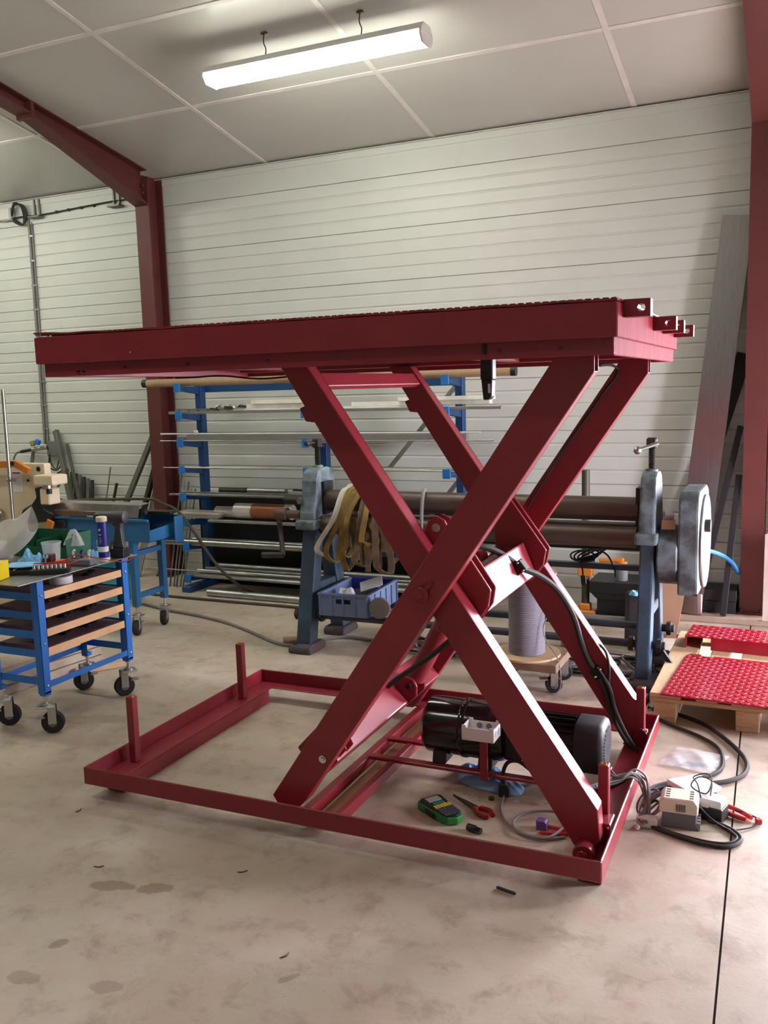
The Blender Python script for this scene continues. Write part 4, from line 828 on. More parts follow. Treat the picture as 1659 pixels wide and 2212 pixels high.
# ================================================================= plate bending rolls
bd = thing('bending_rolls', 'old blue plate bending rolls with hand crank and long brown rollers', 'bending machine', (-1.8, 5.15, 0))
def stand(x0, x1, m, m2, left):
    s = -1 if left else 1; xm = (x0+x1)/2
    for (ya, yb) in ((4.93, 5.08), (5.40, 5.24)):
        G().prism([(ya-.055, .05), (ya+.055, .05), (yb+.05, .83), (yb-.05, .83)], 'x', x0, x1).out('stand_leg', m2, bd, bevel=.01, seg=2)
        ft = G().prism([(ya-.11, 0), (ya+.11, 0), (ya+.11, .035), (ya+.09, .055), (ya-.09, .055), (ya-.11, .035)], 'x', x0-.03, x1+.03).out('foot', mat('rusty_blue_cast_iron', (.05, .06, .08), .6, 0, (.10, .055, .04), 10, .2, contrast=.4), bd, bevel=.008)
        G().cyl((xm-.045, ya-.075, .055), (xm-.045, ya-.075, .062), .014, n=12).out('bolt_hole', BLACK, ft)
    G().box(x0+.01, x1-.01, 5.0, 5.34, .36, .42).out('stand_web', m2, bd, bevel=.006)
    out = [(4.99, .80), (4.99, .88), (5.03, 1.0), (5.035, 1.08), (5.06, 1.135), (5.11, 1.16), (5.21, 1.16), (5.26, 1.135), (5.285, 1.08), (5.29, 1.0), (5.33, .88), (5.33, .80)]
    h = G().prism(out, 'x', x0-.004, x1+.004).out('head_casting', m, bd, bevel=.012, seg=2)
    G().box(xm+(.028 if left else -.075), xm+(.075 if left else -.028), 5.10, 5.22, .86, 1.07).out('bearing_slot', mat('slot_shade_black', (.01, .009, .008), .5), h)  # solid black block paints the shade inside the open slot
    G().box(x0-.02, x1+.02, 4.955, 5.35, .775, .835).out('saddle', m, bd, bevel=.012, seg=2)
    sc = G()
    for k in range(14): sc.lathe((xm, 5.16, 1.16+.0095*k), (0, 0, 1), [(.015, 0), (.020, .004), (.015, .0085)], 14, False)
    sc.out('adjusting_screw', DARKST, bd, smooth=False)
    G().lathe((xm, 5.16, 1.158), (0, 0, 1), [(.034, 0), (.034, .012), (.026, .016)], 18).out('screw_nut', m, h, smooth=True)
    G().rbox((xm, 5.16, 1.315), .055, .05, .06).out('screw_head', DARKST, bd, bevel=.008)
    G().cyl((xm+.045, 5.08, 1.318) if not left else (xm+.05, 5.22, 1.318), (xm-.055, 5.02, 1.285) if not left else (xm-.04, 5.1, 1.318), .011, n=12).ball((xm-.055, 5.02, 1.285) if not left else (xm-.04, 5.1, 1.318), .022, 8).out('tommy_bar', STEEL if not left else DARKST, bd, smooth=True)
    G().cyl((xm-.05, 5.015, .96), (xm-.05, 4.985, .955), .018, n=12).out('oil_cup', STEEL, h, smooth=True) if left else None
stand(-2.92, -2.82, OLDBLUE, OLDBLUE2, True)
stand(-.805, -.728, OLDBLUE, OLDBLUE2, False)
G().cyl((-2.80, 5.16, .945), (-.83, 5.16, .945), .068, n=32).out('top_roll', ROLLST, bd, smooth=True)
G().cyl((-2.80, 5.09, .795), (-.83, 5.09, .795), .058, n=32).out('lower_roll', ROLLST, bd, smooth=True)
G().cyl((-2.80, 5.26, .80), (-.83, 5.26, .80), .055, n=32).out('rear_roll', ROLLST, bd, smooth=True)
G().box(-2.80, -.83, 5.44, 5.47, .655, .72).out('rear_rail', BLACK, bd); G().box(-2.80, -.83, 5.40, 5.44, .54, .575).out('rear_rail', mat('dull_blue_grey', (.06, .075, .095), .55), bd, bevel=.003)
G().box(-2.80, -.83, 5.44, 5.475, .50, .66).box(-.86, -.83, 5.44, 5.475, .5, .72).out('rail_hanger', BLACK, bd) if False else None
for x in (-2.79, -.86): G().box(x, x+.03, 5.37, 5.475, .48, .74).out('rail_bracket', OLDBLUE2, bd)
for y, z, r in ((4.99, .22, .022), (5.37, .22, .022)): G().cyl((-2.97, y, z), (-.66, y, z), r, n=16).out('tie_bar', mat('dark_grey_tie_bar', (.045, .05, .06), .5, .3), bd, smooth=True)
for x in (-2.96, -2.785, -.84, -.69):
    for y, z in ((4.99, .22), (5.37, .22)): G().cyl((x-.012, y, z), (x+.012, y, z), .042, n=6).out('tie_nut', DARKST, bd)
# crank on the left
G().cyl((-2.93, 5.02, .865), (-3.06, 5.02, .865), .026, n=18).out('crank_shaft', mat('rust_brown_steel', (.12, .075, .06), .6, .4), bd, smooth=True)
G().cyl((-2.93, 5.10, .945), (-3.09, 5.10, .945), .028, n=18).out('roll_journal', DARKST, bd, smooth=True)
G().cyl((-3.03, 5.02, .865), (-3.11, 5.02, .865), .042, n=20).out('crank_hub', mat('rust_brown_steel', (.12, .075, .06), .6, .4), bd, smooth=True)
G().bar((-3.09, 5.01, .85), (-3.045, 4.97, .60), .032, .018).out('crank_arm', DARKST, bd, bevel=.004)
G().cyl((-3.04, 4.97, .605), (-3.19, 4.95, .60), .02, n=16).out('crank_handle', DARKST, bd, smooth=True)
# gear guard on the right
gd = [(5.01, .50), (5.01, .98), (5.03, 1.03), (5.08, 1.06), (5.45, 1.06), (5.54, 1.03), (5.57, .96), (5.57, .50)]
gg = G().prism(gd, 'x', -.605, -.50).out('gear_guard', OLDBLUE, bd, bevel=.012, seg=2)
G().cyl((-.499, 5.30, .76), (-.484, 5.30, .76), .262, n=40).out('gear_wheel', STEEL, bd, smooth=True, bevel=.004)
G().cyl((-.484, 5.20, .86), (-.455, 5.20, .86), .035, n=16).out('gear_nut', DARKST, gg, smooth=True)
G().cyl((-.714, 5.16, .70), (-.606, 5.16, .70), .165, n=32).out('gear_boss', OLDBLUE, bd, smooth=True, bevel=.008)
G().prism([(-.60, .50), (-.525, .50), (-.52, .45), (-.535, .40), (-.55, .43)], 'y', 5.02, 5.06).out('guard_lip', STEEL, gg) if False else None
G().prism([(5.0, .52), (5.07, .50), (5.06, .43), (5.035, .405), (5.01, .46)], 'x', -.498, -.480).out('guard_lip', mat('pale_worn_edge', (.55, .53, .54), .4, .5), gg)
G().rbox((-.665, 5.10, .925), .05, .05, .035, .3, .3).out('grease_block', WHITE, bd, bevel=.004); G().rbox((-.66, 5.06, .88), .07, .03, .05, .1).out('cardboard_shim', CARD, bd)
G().bar((-.70, 5.0, .22), (-.52, 4.88, .02), .012, .03).out('brace', DARKST, bd)
# ---- slings over the rolls
def sling(name, pts, wd, m, lab, cat='sling', side=(1, .25, 0)):
    return G().ribbon(pts, wd, .008, side, 6).out(name, m, tag=(lab, cat, 'slings hung over the bending rolls'), smooth=True)
SY = mat('yellow_webbing', (.30, .19, .03), .8, 0, (.12, .08, .03), 9, .3, 120, contrast=.6)
SB = mat('dirty_brown_webbing', (.15, .10, .055), .85, 0, (.08, .055, .035), 12, .3, 120)
SW = mat('white_webbing', (.62, .60, .52), .8, 0, (.5, .46, .38), 10, .2, 120)
def loop(x, z0, lean_, y, k):
    j = lambda a: .02*math.sin(a*2.1+k*1.7)
    return [(x, 5.25, z0-.1), (x, 5.245, 1.0), (x, 5.16, 1.027+.006*k), (x, 5.075, 1.0), (x+lean_*.3+j(1), y, .85), (x+lean_*.8+j(2), y-.02, (z0+.85)/2-.05), (x+lean_+j(3), y-.02, z0), (x+lean_+.03+j(4), y+.01, z0-.035), (x+lean_+.055, y+.04, z0+.03), (x+lean_*.6+.06+j(5), y+.03, (z0+.9)/2), (x+lean_*.2+.04, y+.03, .86)]
OC = mat('ochre_webbing', (.24, .15, .035), .8, 0, (.12, .075, .03), 12, .3, 120)
sling('lifting_sling', loop(-2.655, .64, -.13, 4.985, 0)[:8], .036, SW, 'white webbing strap over the rollers, leftmost of the slings')
for k, (x, z0, l) in enumerate(((-2.615, .61, -.10), (-2.575, .565, -.03), (-2.535, .65, -.06), (-2.49, .60, .0), (-2.455, .72, .03))):
    sling('lifting_sling', loop(x, z0, l, 4.978-.010*k, k), .034, (SY, OC, SY, SB, SY)[k], 'yellow brown webbing sling over the rollers, %s from the left' % ('first', 'second', 'third', 'fourth', 'fifth')[k])
sling('ratchet_strap', loop(-2.41, .565, .07, 4.95, 7), .04, SB, 'dark brown strap over the rollers, rightmost of the slings')
G().tube([(-2.12, 5.24, .90), (-2.12, 5.16, 1.024), (-2.10, 5.07, 1.0), (-2.09, 5.02, .9), (-2.09, 5.01, .80), (-2.10, 5.03, .72)], .011, 8, 6).out('grey_hose', GREYC, tag=('grey hose looped over the rollers behind the lift arms', 'hose'), smooth=True)
# ---- blue crate on the tie bars
cr = thing('plastic_crate', 'blue plastic crate of scrap standing on the tie bars of the bending rolls', 'crate', (-2.605, 5.17, .243), .05, local=True)
CB = mat('grey_blue_plastic', (.15, .21, .36), .5, 0, (.13, .185, .32), 6); CB2 = mat('violet_blue_plastic', (.05, .06, .42), .5)
hx, hy, hh = .165, .25, .145
G().box(-hx+.01, hx-.01, -hy+.01, hy-.01, 0, .006).out('bottom', CB, cr)
for s, m in ((-1, CB), (1, CB2)):
    w1 = G().prism([(-hx, 0), (hx, 0), (hx, hh), (-hx, hh), (-hx, .11), (-.05, .11), (.05, .11), (.05, .08), (-.05, .08), (-.05, .1095), (-hx, .1095)], 'y', s*hy-.003, s*hy+.003).out('end_wall', m, cr)
    for k in range(5): G().box(-hx+.005+.08*k-.004, -hx+.005+.08*k+.004, s*hy-.012 if s < 0 else s*hy+.003, s*hy-.003 if s < 0 else s*hy+.012, .004, hh-.004).out('rib', m, w1)
    G().box(-hx-.008, hx+.008, s*hy-.012, s*hy+.012, hh-.012, hh).out('rim', m, w1)
    w2 = G().box(s*hx-.003, s*hx+.003, -hy+.003, hy-.003, 0, hh).out('side_wall', CB if s < 0 else CB, cr)
    for k in range(6): G().box(s*hx+(.003 if s > 0 else -.011), s*hx+(.011 if s > 0 else -.003), -hy+.01+.094*k, -hy+.02+.094*k, .004, hh-.004).out('rib', CB, w2)
    G().box(s*hx-.01, s*hx+.01, -hy+.012, hy-.012, hh-.012, hh).out('rim', CB, w2)
crumple('paper_scrap', PAPER, (-2.66, 5.10, .33), .12, .10, .09, 21, ('crumpled white paper in the blue crate', 'paper'))
G().rbox((-2.60, 5.20, .297), .2, .2, .09, .3).out('scrap_box', mat('dark_grey_scrap', (.06, .06, .06), .6), tag=('dark grey box lying in the blue crate', 'box'), bevel=.006)
G().rbox((-2.54, 5.22, .395), .15, .12, .006, .4, .3, -.3).out('paper_sheet', PAPER, tag=('white sheet of paper sticking out of the blue crate', 'paper'))
wl = thing('polishing_wheel', 'grey polishing wheel hanging at the right side of the blue crate', 'wheel', (-2.37, 5.06, .2), 0)
G().lathe((-2.365, 4.985, .31), (.25, -1, 0), [(.012, 0), (.02, .012), (.06, .012), (.066, .02), (.066, .045), (.055, .05)], 28).out('disc', mat('grey_felt', (.20, .18, .17), .8), wl, smooth=True)
G().cyl((-2.365, 4.995, .27), (-2.365, 4.995, .242), .012, n=10).out('bracket', DARKST, wl)
# ---- spool on a dolly
dl = thing('wooden_dolly', 'wooden dolly board on casters carrying the cable spool', 'dolly', (-1.372, 4.775, 0))
G().box(-1.58, -1.165, 4.61, 4.945, .122, .168).out('board', mat('grubby_plywood', (.30, .21, .14), .7, 0, (.22, .15, .10), 10, .15), dl, bevel=.004)
for x in (-1.53, -1.22):
    for y in (4.66, 4.89): caster(dl, x, y, .121, .046, a=.4, stem=False)
sp_ = thing('cable_spool', 'grey cable spool with plywood flanges standing on the dolly', 'spool', (-1.372, 4.775, .168), local=True)
for z in (0, .455): G().lathe((0, 0, z), (0, 0, 1), [(.02, 0), (.185 if z == 0 else .165, 0), (.185 if z == 0 else .165, .012), (.02, .012), (.02, 0)], 40, False).out('flange', PLY, sp_, smooth=True)
prof = []
for k in range(44): prof += [(.096, .0125+.01*k), (.1005, .0155+.01*k), (.1005, .0195+.01*k)]
prof.append((.096, .4545))
G().lathe((0, 0, 0), (0, 0, 1), prof, 36).out('wound_cable', mat('lilac_grey_cable', (.27, .26, .31), .45), sp_, smooth=True)
G().tube([(.10, -.02, .27), (.125, -.04, .24), (.11, -.06, .17), (.13, -.07, .10), (.19, -.09, .03), (.215, -.11, -.04), (.22, -.13, -.13), (.20, -.16, -.162)], .0035, 6, 6).out('loose_end', GREYC, sp_, smooth=True)
# ---- things on the floor behind the rolls
cl = thing('sash_clamp', 'upright pipe clamp with orange jaws standing behind the bending rolls', 'clamp', (-1.385, 6.3, 0))
G().cyl((-1.385, 6.32, .03), (-1.385, 6.32, 1.05), .028, n=16).out('pipe', mat('dull_brown_pipe', (.10, .085, .065), .5, .4), cl, smooth=True)
G().rbox((-1.385, 6.32, .335), .10, .07, .075).out('sliding_jaw', ORANGE, cl, bevel=.006); G().rbox((-1.385, 6.32, .40), .12, .06, .05).out('collar', DARKST, cl, bevel=.006)
G().rbox((-1.37, 6.30, .03), .14, .10, .06).rbox((-1.385, 6.31, .08), .08, .07, .05).out('foot_jaw', ORANGE, cl, bevel=.01)
tbx = thing('black_toolbox', 'black flared box on the floor behind the bending rolls', 'box', (-1.17, 6.35, 0))
G().prism([(-1.29, 0), (-1.02, 0), (-1.02, .16), (-1.29, .16)], 'y', 6.25, 6.5).out('body', BLACK, tbx, bevel=.004); G().prism([(-1.29, .16), (-1.02, .16), (-.99, .20), (-1.33, .20)], 'y', 6.23, 6.52).out('collar', BLACK, tbx)
G().box(-1.34, -.98, 6.22, 6.53, .20, .285).out('upper_body', BLACK, tbx, bevel=.004)
dr2 = thing('angle_grinder', 'small orange and grey power tool standing on the black box', 'power tool', (-1.13, 6.3, .285))
G().cyl((-1.13, 6.3, .286), (-1.13, 6.3, .385), .042, n=20).out('body', GREYP, dr2, smooth=True); G().cyl((-1.13, 6.3, .385), (-1.13, 6.3, .42), .038, n=20).out('collar', ORANGE, dr2, smooth=True)
G().rbox((-1.20, 6.3, .425), .17, .04, .03, 0, 0, -.05).out('handle', ORANGE, dr2, bevel=.008)
cc = thing('power_cable', 'coil of thin black cable with plug hung over the rear rail of the bending rolls', 'cable', (-1.2, 5.42, .58))
for k in range(4): G().tube([(-1.20+.075*math.cos(a)+.02*k, 5.40+.01*k, .615+.035*math.sin(a+.4*k)+.006*k) for a in [2*PI*j/10 for j in range(10)]], .0055, 6, 4, True).out('turn', RUBBER, cc, smooth=True)
G().tube([(-1.18, 5.40, .62), (-1.12, 5.39, .66), (-1.05, 5.39, .63), (-1.01, 5.39, .55), (-1.0, 5.39, .50)], .0055, 6, 6).out('lead', RUBBER, cc, smooth=True); G().tube([(-1.22, 5.39, .59), (-1.20, 5.385, .54), (-1.195, 5.385, .50)], .0055, 6, 5).out('lead', RUBBER, cc, smooth=True)
G().prism([(-1.21, .50), (-1.18, .50), (-1.175, .45), (-1.19, .435), (-1.205, .45)], 'y', 5.375, 5.395).out('plug', RUBBER, cc, bevel=.003)
G().rbox((-.90, 5.75, .17), .20, .3, .34, .1, -.18).out('dark_casting', mat('dark_brown_casting', (.035, .028, .026), .6), tag=('dark brown casting leaning behind the right stand of the bending rolls', 'casting'), bevel=.03, seg=2)
crumple('blue_rag', GLOVE, (-.93, 5.62, .345), .07, .06, .04, 33, ('tiny blue rag on the dark brown casting', 'rag'), 12)
G().box(-1.9, -.95, 6.18, 6.22, 0, .05).out('floor_batten', GREYC, tag=('grey batten on the floor behind the bending rolls', 'batten'), bevel=.003)
G().rbox((-1.28, 5.62, .055), .20, .14, .11, .1).out('carton', mat('pale_carton', (.55, .48, .36), .7), tag=('pale carton on the floor beneath the rollers', 'carton'), bevel=.004)
# tangled cables under the machine
for k in range(9):
    r2 = random.Random(40+k); pts = []; x, y = -2.4+.22*k, 5.22+r2.uniform(-.06, .06)
    for j in range(9): pts.append((x+.28*math.cos(j*1.3+k)+r2.uniform(-.06, .06)+.05*j, y+.16*math.sin(j*1.3+k)+r2.uniform(-.04, .04), .010+.007*((j+k) % 3)))
    G().tube(pts, .0075, 6, 5).out('floor_cable', HOSE if k % 3 else GREYC, tag=('loose cable coil lying under the bending rolls, %s from the left' % ('first', 'second', 'third', 'fourth', 'fifth', 'sixth', 'seventh', 'eighth', 'ninth')[k], 'cable', 'cables under the bending rolls'), smooth=True)
pts = [(-4.1, 4.95, .012), (-3.7, 5.05, .012), (-3.3, 4.95, .012), (-3.05, 4.86, .012), (-2.85, 4.80, .012), (-2.6, 4.84, .012), (-2.3, 4.95, .012), (-2.0, 5.0, .012)]
G().tube([(-4.793,5.601,0.011),(-4.399,5.476,0.011),(-4.067,5.408,0.011),(-3.748,5.303,0.011),(-3.424,5.138,0.011),(-3.136,4.972,0.011),(-2.99,4.965,0.011),(-2.89,5.127,0.011),(-2.745,5.249,0.011),(-2.496,5.229,0.011),(-2.224,5.21,0.011)], .011, 8, 6).out('floor_cable', GREYC, tag=('long grey cable crossing the floor before the crank end of the rolls', 'cable'), smooth=True)
G().tube([(-4.911,5.888,0.011),(-4.541,5.868,0.011),(-4.179,5.867,0.011),(-3.832,5.866,0.011),(-3.498,5.866,0.011),(-3.318,5.834,0.011)], .011, 8, 6).out('floor_cable', mat('brown_cable', (.06, .045, .035), .6), tag=('dark brown cable on the floor right of the blue bench', 'cable'), smooth=True)
G().cyl((-3.08, 4.98, .028), (-2.96, 5.06, .028), .026, .02, 14).out('paper_core', CARD, tag=('short ribbed brown core on the floor by the left foot of the rolls', 'core'), smooth=True)
# ================================================================= right side
al = thing('aluminium_channel', 'tall brushed aluminium channel leaning on the wall beside the right column', 'channel', (-.70, 6.45, .045))
def lean_frame(p, q, w):
    p, q = Vector(p), Vector(q); d = (q-p); x = Vector((1, 0, 0)); x = (x-d*(x.dot(d)/d.dot(d))).normalized(); n = x.cross(d).normalized(); return p, q, d, x, n
p, q, d, x, n = lean_frame((-.715, 6.44, .055), (-.455, 6.715, 2.73), .2)
if n.y > 0: n = -n
G().obox((p+q)/2+n*.022, d/2, x*.098, n*.003).out('web', ALU, al)
for s in (-1, 1): G().obox((p+q)/2+x*s*.097, d/2, x*.003, n*.022).out('flange', ALU, al)
BD = mat('black_board', (.012, .011, .014), .55)
G().bar((-.90, 6.66, .05), (-.395, 6.755, 1.82), .10, .02, (0, 1, 0)).out('black_board', BD, tag=('widest black board leaning behind the aluminium channel', 'board'), bevel=.002)
G().bar((-.655, 6.47, .05), (-.405, 6.68, 1.33), .04, .03, (0, 1, 0)).out('black_bar', BD, tag=('longer black bar leaning toward the right column', 'bar'), bevel=.002)
G().bar((-.475, 6.45, .05), (-.405, 6.62, 1.0), .04, .03, (0, 1, 0)).out('black_bar', BD, tag=('shorter black bar leaning toward the right column', 'bar'), bevel=.002)
lb = thing('low_black_box', 'low black box on the sill left of the right column', 'box', (-.6, 6.6, .045))
G().box(-.78, -.40, 6.53, 6.74, .046, .13).out('body', BD, lb, bevel=.003); G().box(-.785, -.395, 6.525, 6.745, .13, .21).out('lid', BD, lb, bevel=.004)
G().tube([(-0.573,5.66,0.633),(-0.529,5.9,0.593),(-0.47,6.2,0.513),(-0.423,6.45,0.419),(-0.386,6.6,0.321)]+[(-.365, 6.66, .40), (-.36, 6.67, .2), (-.36, 6.67, .065)], .014, 8, 6).out('blue_hose', mat('blue_hose', (.03, .17, .42), .45), tag=('bright blue air hose arching right from the gear guard', 'hose'), smooth=True)
G().bar((-.80, 5.95, 0), (-.74, 6.30, .55), .16, .012, (0, 1, 0)).out('hardboard_sheet', mat('reddish_hardboard', (.34, .19, .12), .6), tag=('reddish brown board leaning behind the gear guard', 'board'))
G().bar((-.05, 6.60, .046), (-.05, 6.745, 1.62), .30, .014, (0, 1, 0)).out('orange_board', mat('varnished_orange_wood', (.40, .17, .05), .45, 0, (.30, .12, .04), 6, stretch=(6, 6, 1)), tag=('varnished orange wood board behind the right column at the picture edge', 'board'))
G().bar((-.02, 6.45, .046), (-.07, 6.58, 1.12), .26, .012, (0, 1, 0)).out('pale_board', mat('pale_old_board', (.42, .36, .30), .7), tag=('pale weathered board leaning right of the right column', 'board'))
pts = [(-.225, .046), (.06, .046), (.06, .60), (.02, .615), (-.03, .60), (-.08, .63), (-.14, .615), (-.18, .645), (-.222, .63)]
G().prism(pts, 'y', 6.40, 6.415).out('torn_panel', mat('torn_plaster_panel', (.50, .42, .40), .8, 0, (.42, .34, .32), 6), tag=('torn pale panel standing on the sill before the right column', 'panel'))
# ---- pallet
pt = thing('wooden_pallet', 'pale pine pallet on the floor at the right edge', 'pallet', (-.25, 5.0, 0))
PX = [(-.655, -.51), (-.44, -.34), (-.28, -.135), (-.06, .04), (.10, .245)]
for a, b in PX: G().box(a, b, 4.425, 5.62, .122, .144).out('deck_board', WOODY, pt, bevel=.003)
for y in (4.425, 4.95, 5.475): G().box(-.655, .245, y, y+.145, .1, .1215).out('stringer_board', WOOD, pt, bevel=.003)
for a, b in (PX[0], PX[2], PX[4]):
    for y in (4.425, 4.95, 5.475): G().box(a+.02, b-.02, y, y+.145, .0222, .0995).out('block', WOOD, pt, bevel=.003)
    G().box(a+.02, b-.02, 4.425, 5.62, 0, .022).out('runner', WOODY, pt, bevel=.003)
REDL = mat('red_enamel_checker_plate', (.34, .012, .028), .25, 0, (.30, .010, .024), 5, coat=.2)
REDK = mat('red_enamel_tread', (.38, .02, .036), .33, 0, (.32, .016, .03), 5)
cp = thing('checker_plate', 'glossy red checker plate lying flat on the near end of the pallet', 'plate', (-.16, 4.73, .145), -.06, local=True)
G().prism([(-.42, -.36), (.45, -.36), (.45, .36), (-.28, .36), (-.28, .345), (-.345, .345), (-.345, .37), (-.40, .37), (-.42, .33)], 'z', 0, .008).out('sheet', REDL, cp, bevel=.0015)
lugm = G().prism([(-.013, 0), (-.007, -.0045), (.007, -.0045), (.013, 0), (.007, .0045), (-.007, .0045)], 'z', 0, .0025)
first = None; rest = G(); cnt = 0
cells = []
for j in range(24):
    for i in range(29):
        xx, yy = -.405+.029*i, -.345+.029*j
        if xx > .44 or yy > .335 or (xx < -.27 and yy > .325): continue
        cells.append((xx, yy, PI/4 if (i+j) % 2 else -PI/4))
vis = sorted(cells, key=lambda c: c[1]*.3+max(0, c[0]+.02)*9)
for k, (xx, yy, a) in enumerate(vis):
    if k < 295:
        if first is None: first = lugm.out('tread_lug', REDK, cp); first.location = (xx, yy, .008); first.rotation_euler = (0, 0, a)
        else: share(first, (xx, yy, .008), cp, a)
    else:
        ca, sa = math.cos(a), math.sin(a); rest.add([(xx+vx*ca-vy*sa, yy+vx*sa+vy*ca, vz+.008) for vx, vy, vz in lugm.v], lugm.f)
rest.out('tread_lugs', REDK, cp, kind='stuff')
cp2 = thing('folded_checker_plate', 'folded red checker plate standing on the far end of the pallet', 'plate', (-.14, 5.36, .145), -.06, local=True)
G().box(-.44, .45, -.13, .13, .066, .072).out('top_sheet', REDL, cp2); G().box(-.30, .45, -.13, -.124, .0, .066).out('front_flange', REDL, cp2); G().box(-.44, -.434, -.13, .13, 0, .066).out('side_flange', REDL, cp2); G().box(-.44, .45, .124, .13, 0, .066).out('rear_flange', REDL, cp2)
ru = G()
for i in range(27):
    for j in range(8):
        a = PI/4 if (i+j) % 2 else -PI/4; ca, sa = math.cos(a), math.sin(a); xx, yy = -.42+.032*i, -.115+.032*j
        ru.add([(xx+vx*ca-vy*sa, yy+vx*sa+vy*ca, vz+.072) for vx, vy, vz in lugm.v], lugm.f)
ru.out('tread_lugs', REDL, cp2, kind='stuff')
# ---- cables on the floor
def fc(pts, r, lab, m=HOSE, cat='cable', name='floor_cable'): return G().tube(pts, r, 8, 6).out(name, m, tag=(lab, cat), smooth=True)
fc([(-0.683,4.573,0.012),(-0.519,4.516,0.012),(-0.378,4.404,0.012),(-0.251,4.199,0.012),(-0.189,4.042,0.012),(-0.189,3.905,0.012),(-0.25,3.804,0.012),(-0.369,3.725,0.012),(-0.486,3.647,0.012),(-0.528,3.558,0.012),(-0.529,3.461,0.012)], .0100, 'thick black cable in the wide loop reaching over the floor joint')
fc([(-0.656,4.47,0.01),(-0.544,4.372,0.01),(-0.407,4.274,0.01),(-0.316,4.162,0.01),(-0.281,4.012,0.01),(-0.293,3.889,0.01),(-0.375,3.779,0.01),(-0.476,3.702,0.01),(-0.528,3.617,0.01),(-0.521,3.49,0.01)], .0085, 'thick black cable in the inner loop on the floor')
fc([(-0.49,3.312,0.009),(-0.401,3.271,0.009),(-0.286,3.24,0.009),(-0.201,3.252,0.009),(-0.165,3.317,0.009),(-0.186,3.371,0.009),(-0.237,3.412,0.009),(-0.288,3.431,0.009)], .0075, 'black cable looping out below the relay boxes')
fc([(-0.483,3.322,0.009),(-0.403,3.285,0.009),(-0.288,3.261,0.009),(-0.21,3.273,0.009),(-0.18,3.322,0.009),(-0.201,3.365,0.009),(-0.253,3.413,0.009)], .006, 'thin black cable inside the loop below the relay boxes')
for k in range(4): fc([(-.84+.25*k, 5.85+.05*k, .010), (-.75+.2*k, 5.98, .010), (-.5+.15*k, 5.90-.04*k, .014), (-.2+.1*k, 5.75, .010), (0+.1*k, 5.6, .010)], .010, 'black cable on the floor behind the pallet, %s from the left' % ('first', 'second', 'third', 'fourth')[k])
fc([(-.95, 4.45, .010), (-.8, 4.5, .010), (-.72, 4.62, .010), (-.70, 4.8, .010)], .010, 'black cable end beside the right foot of the rolls')
# ---- relay boxes right of the lift
rb = thing('relay_box', 'cream and grey relay box with vent slots on the floor right of the lift', 'relay', (-.385, 3.385, 0), .06, local=True)
G().prism([(-.065, 0), (.075, 0), (.06, .025), (.062, .06), (-.06, .06)], 'y', -.045, .045).out('grey_base', GREYP, rb, bevel=.003)
for k in range(4): G().box(.058, .074, -.042+.024*k, -.030+.024*k, .004, .03).out('terminal', mat('mid_grey_plastic', (.30, .30, .31), .5), rb)
cv = G().prism([(-.072, .060), (.066, .060), (.066, .10), (.052, .118), (-.058, .118), (-.072, .10)], 'y', -.05, .05).out('cream_cover', mat('cream_plastic_cover', (.76, .70, .57), .45), rb, bevel=.004)
for k in range(6): G().box(-.012+.006*k, -.009+.006*k, -.0515, -.0498, .07, .098).out('vent_slot', BLACK, cv)
for j in range(2):
    for k in range(4): G().box((-.05, .035)[j], (-.035, .05)[j], -.035+.02*k, -.027+.02*k, .1178, .1186).out('vent_slot', BLACK, cv)
fb = thing('flat_white_box', 'flat white plastic lid resting behind the relay boxes', 'lid', (-.36, 3.62, 0), .75, local=True)
G().rbox((0, 0, .055), .15, .15, .022, 0, -.04).out('lid', WHITE, fb, bevel=.004); G().box(-.06, .06, -.06, .06, 0, .044).out('black_insert', BLACK, fb)
cn = thing('contactor', 'black and white contactor on the floor beside the relay box', 'contactor', (-.275, 3.475, 0), -.25, local=True)
G().rbox((0, 0, .028), .09, .075, .056).out('black_base', BLACK, cn, bevel=.003); G().rbox((-.002, 0, .07), .086, .07, .03).out('white_top', WHITE, cn, bevel=.003); G().rbox((-.02, -.0355, .055), .03, .004, .02).out('front_tab', WHITE, cn)
ph = thing('red_pliers', 'pair of red handled pliers lying by the contactor on the floor joint', 'pliers', (-.19, 3.52, 0), -.6, local=True)
for s in (-1, 1): G().tube([(-.10, .010*s, .012), (-.06, .022*s, .012), (0, .024*s, .012), (.05, .014*s, .012)], .009, 8, 5).out('handle', REDW, ph, smooth=True)
G().prism([(-.10, -.014), (-.10, .014), (-.13, .016), (-.18, .004), (-.18, -.004), (-.13, -.016)], 'z', .004, .016).out('jaws', DARKST, ph, bevel=.002)
wb_ = thing('wire_bundle', 'bundle of grey wires running over the lift frame to a white terminal block', 'wires', (-.55, 3.36, 0))
for k in range(9):
    r2 = random.Random(60+k); o = r2.uniform(-.02, .02); h = .01*k
    pts = [(-.665+o, 3.30+.02*k-.05, .16+.004*(k % 3)), (-.60, 3.33+o, .165+.004*(k % 4)), (-.555+.3*o, 3.36+o, .17+.003*k), (-.52+o, 3.38+.5*o, .13+.004*k), (-.50+.5*o, 3.36, .07), (-.505+o, 3.32+o, .035), (-.49+o*.5, 3.29+o, .028)]
    G().tube(pts, .0042, 6, 5).out('wire', mat('mid_grey_wire', (.13, .13, .13), .5) if k % 2 else GREYC, wb_, smooth=True)
for k in range(4):
    c = Vector((-.50+.012*k, 3.40-.008*k, .055)); G().tube([c+Vector((.045*math.cos(a), .03*math.sin(a), .045*math.sin(a+.5+.3*k))) for a in [2*PI*j/9 for j in range(9)]], .004, 6, 4, True).out('wire_turn', GREYC if k % 2 else mat('mid_grey_wire', (.13, .13, .13), .5), wb_, smooth=True)
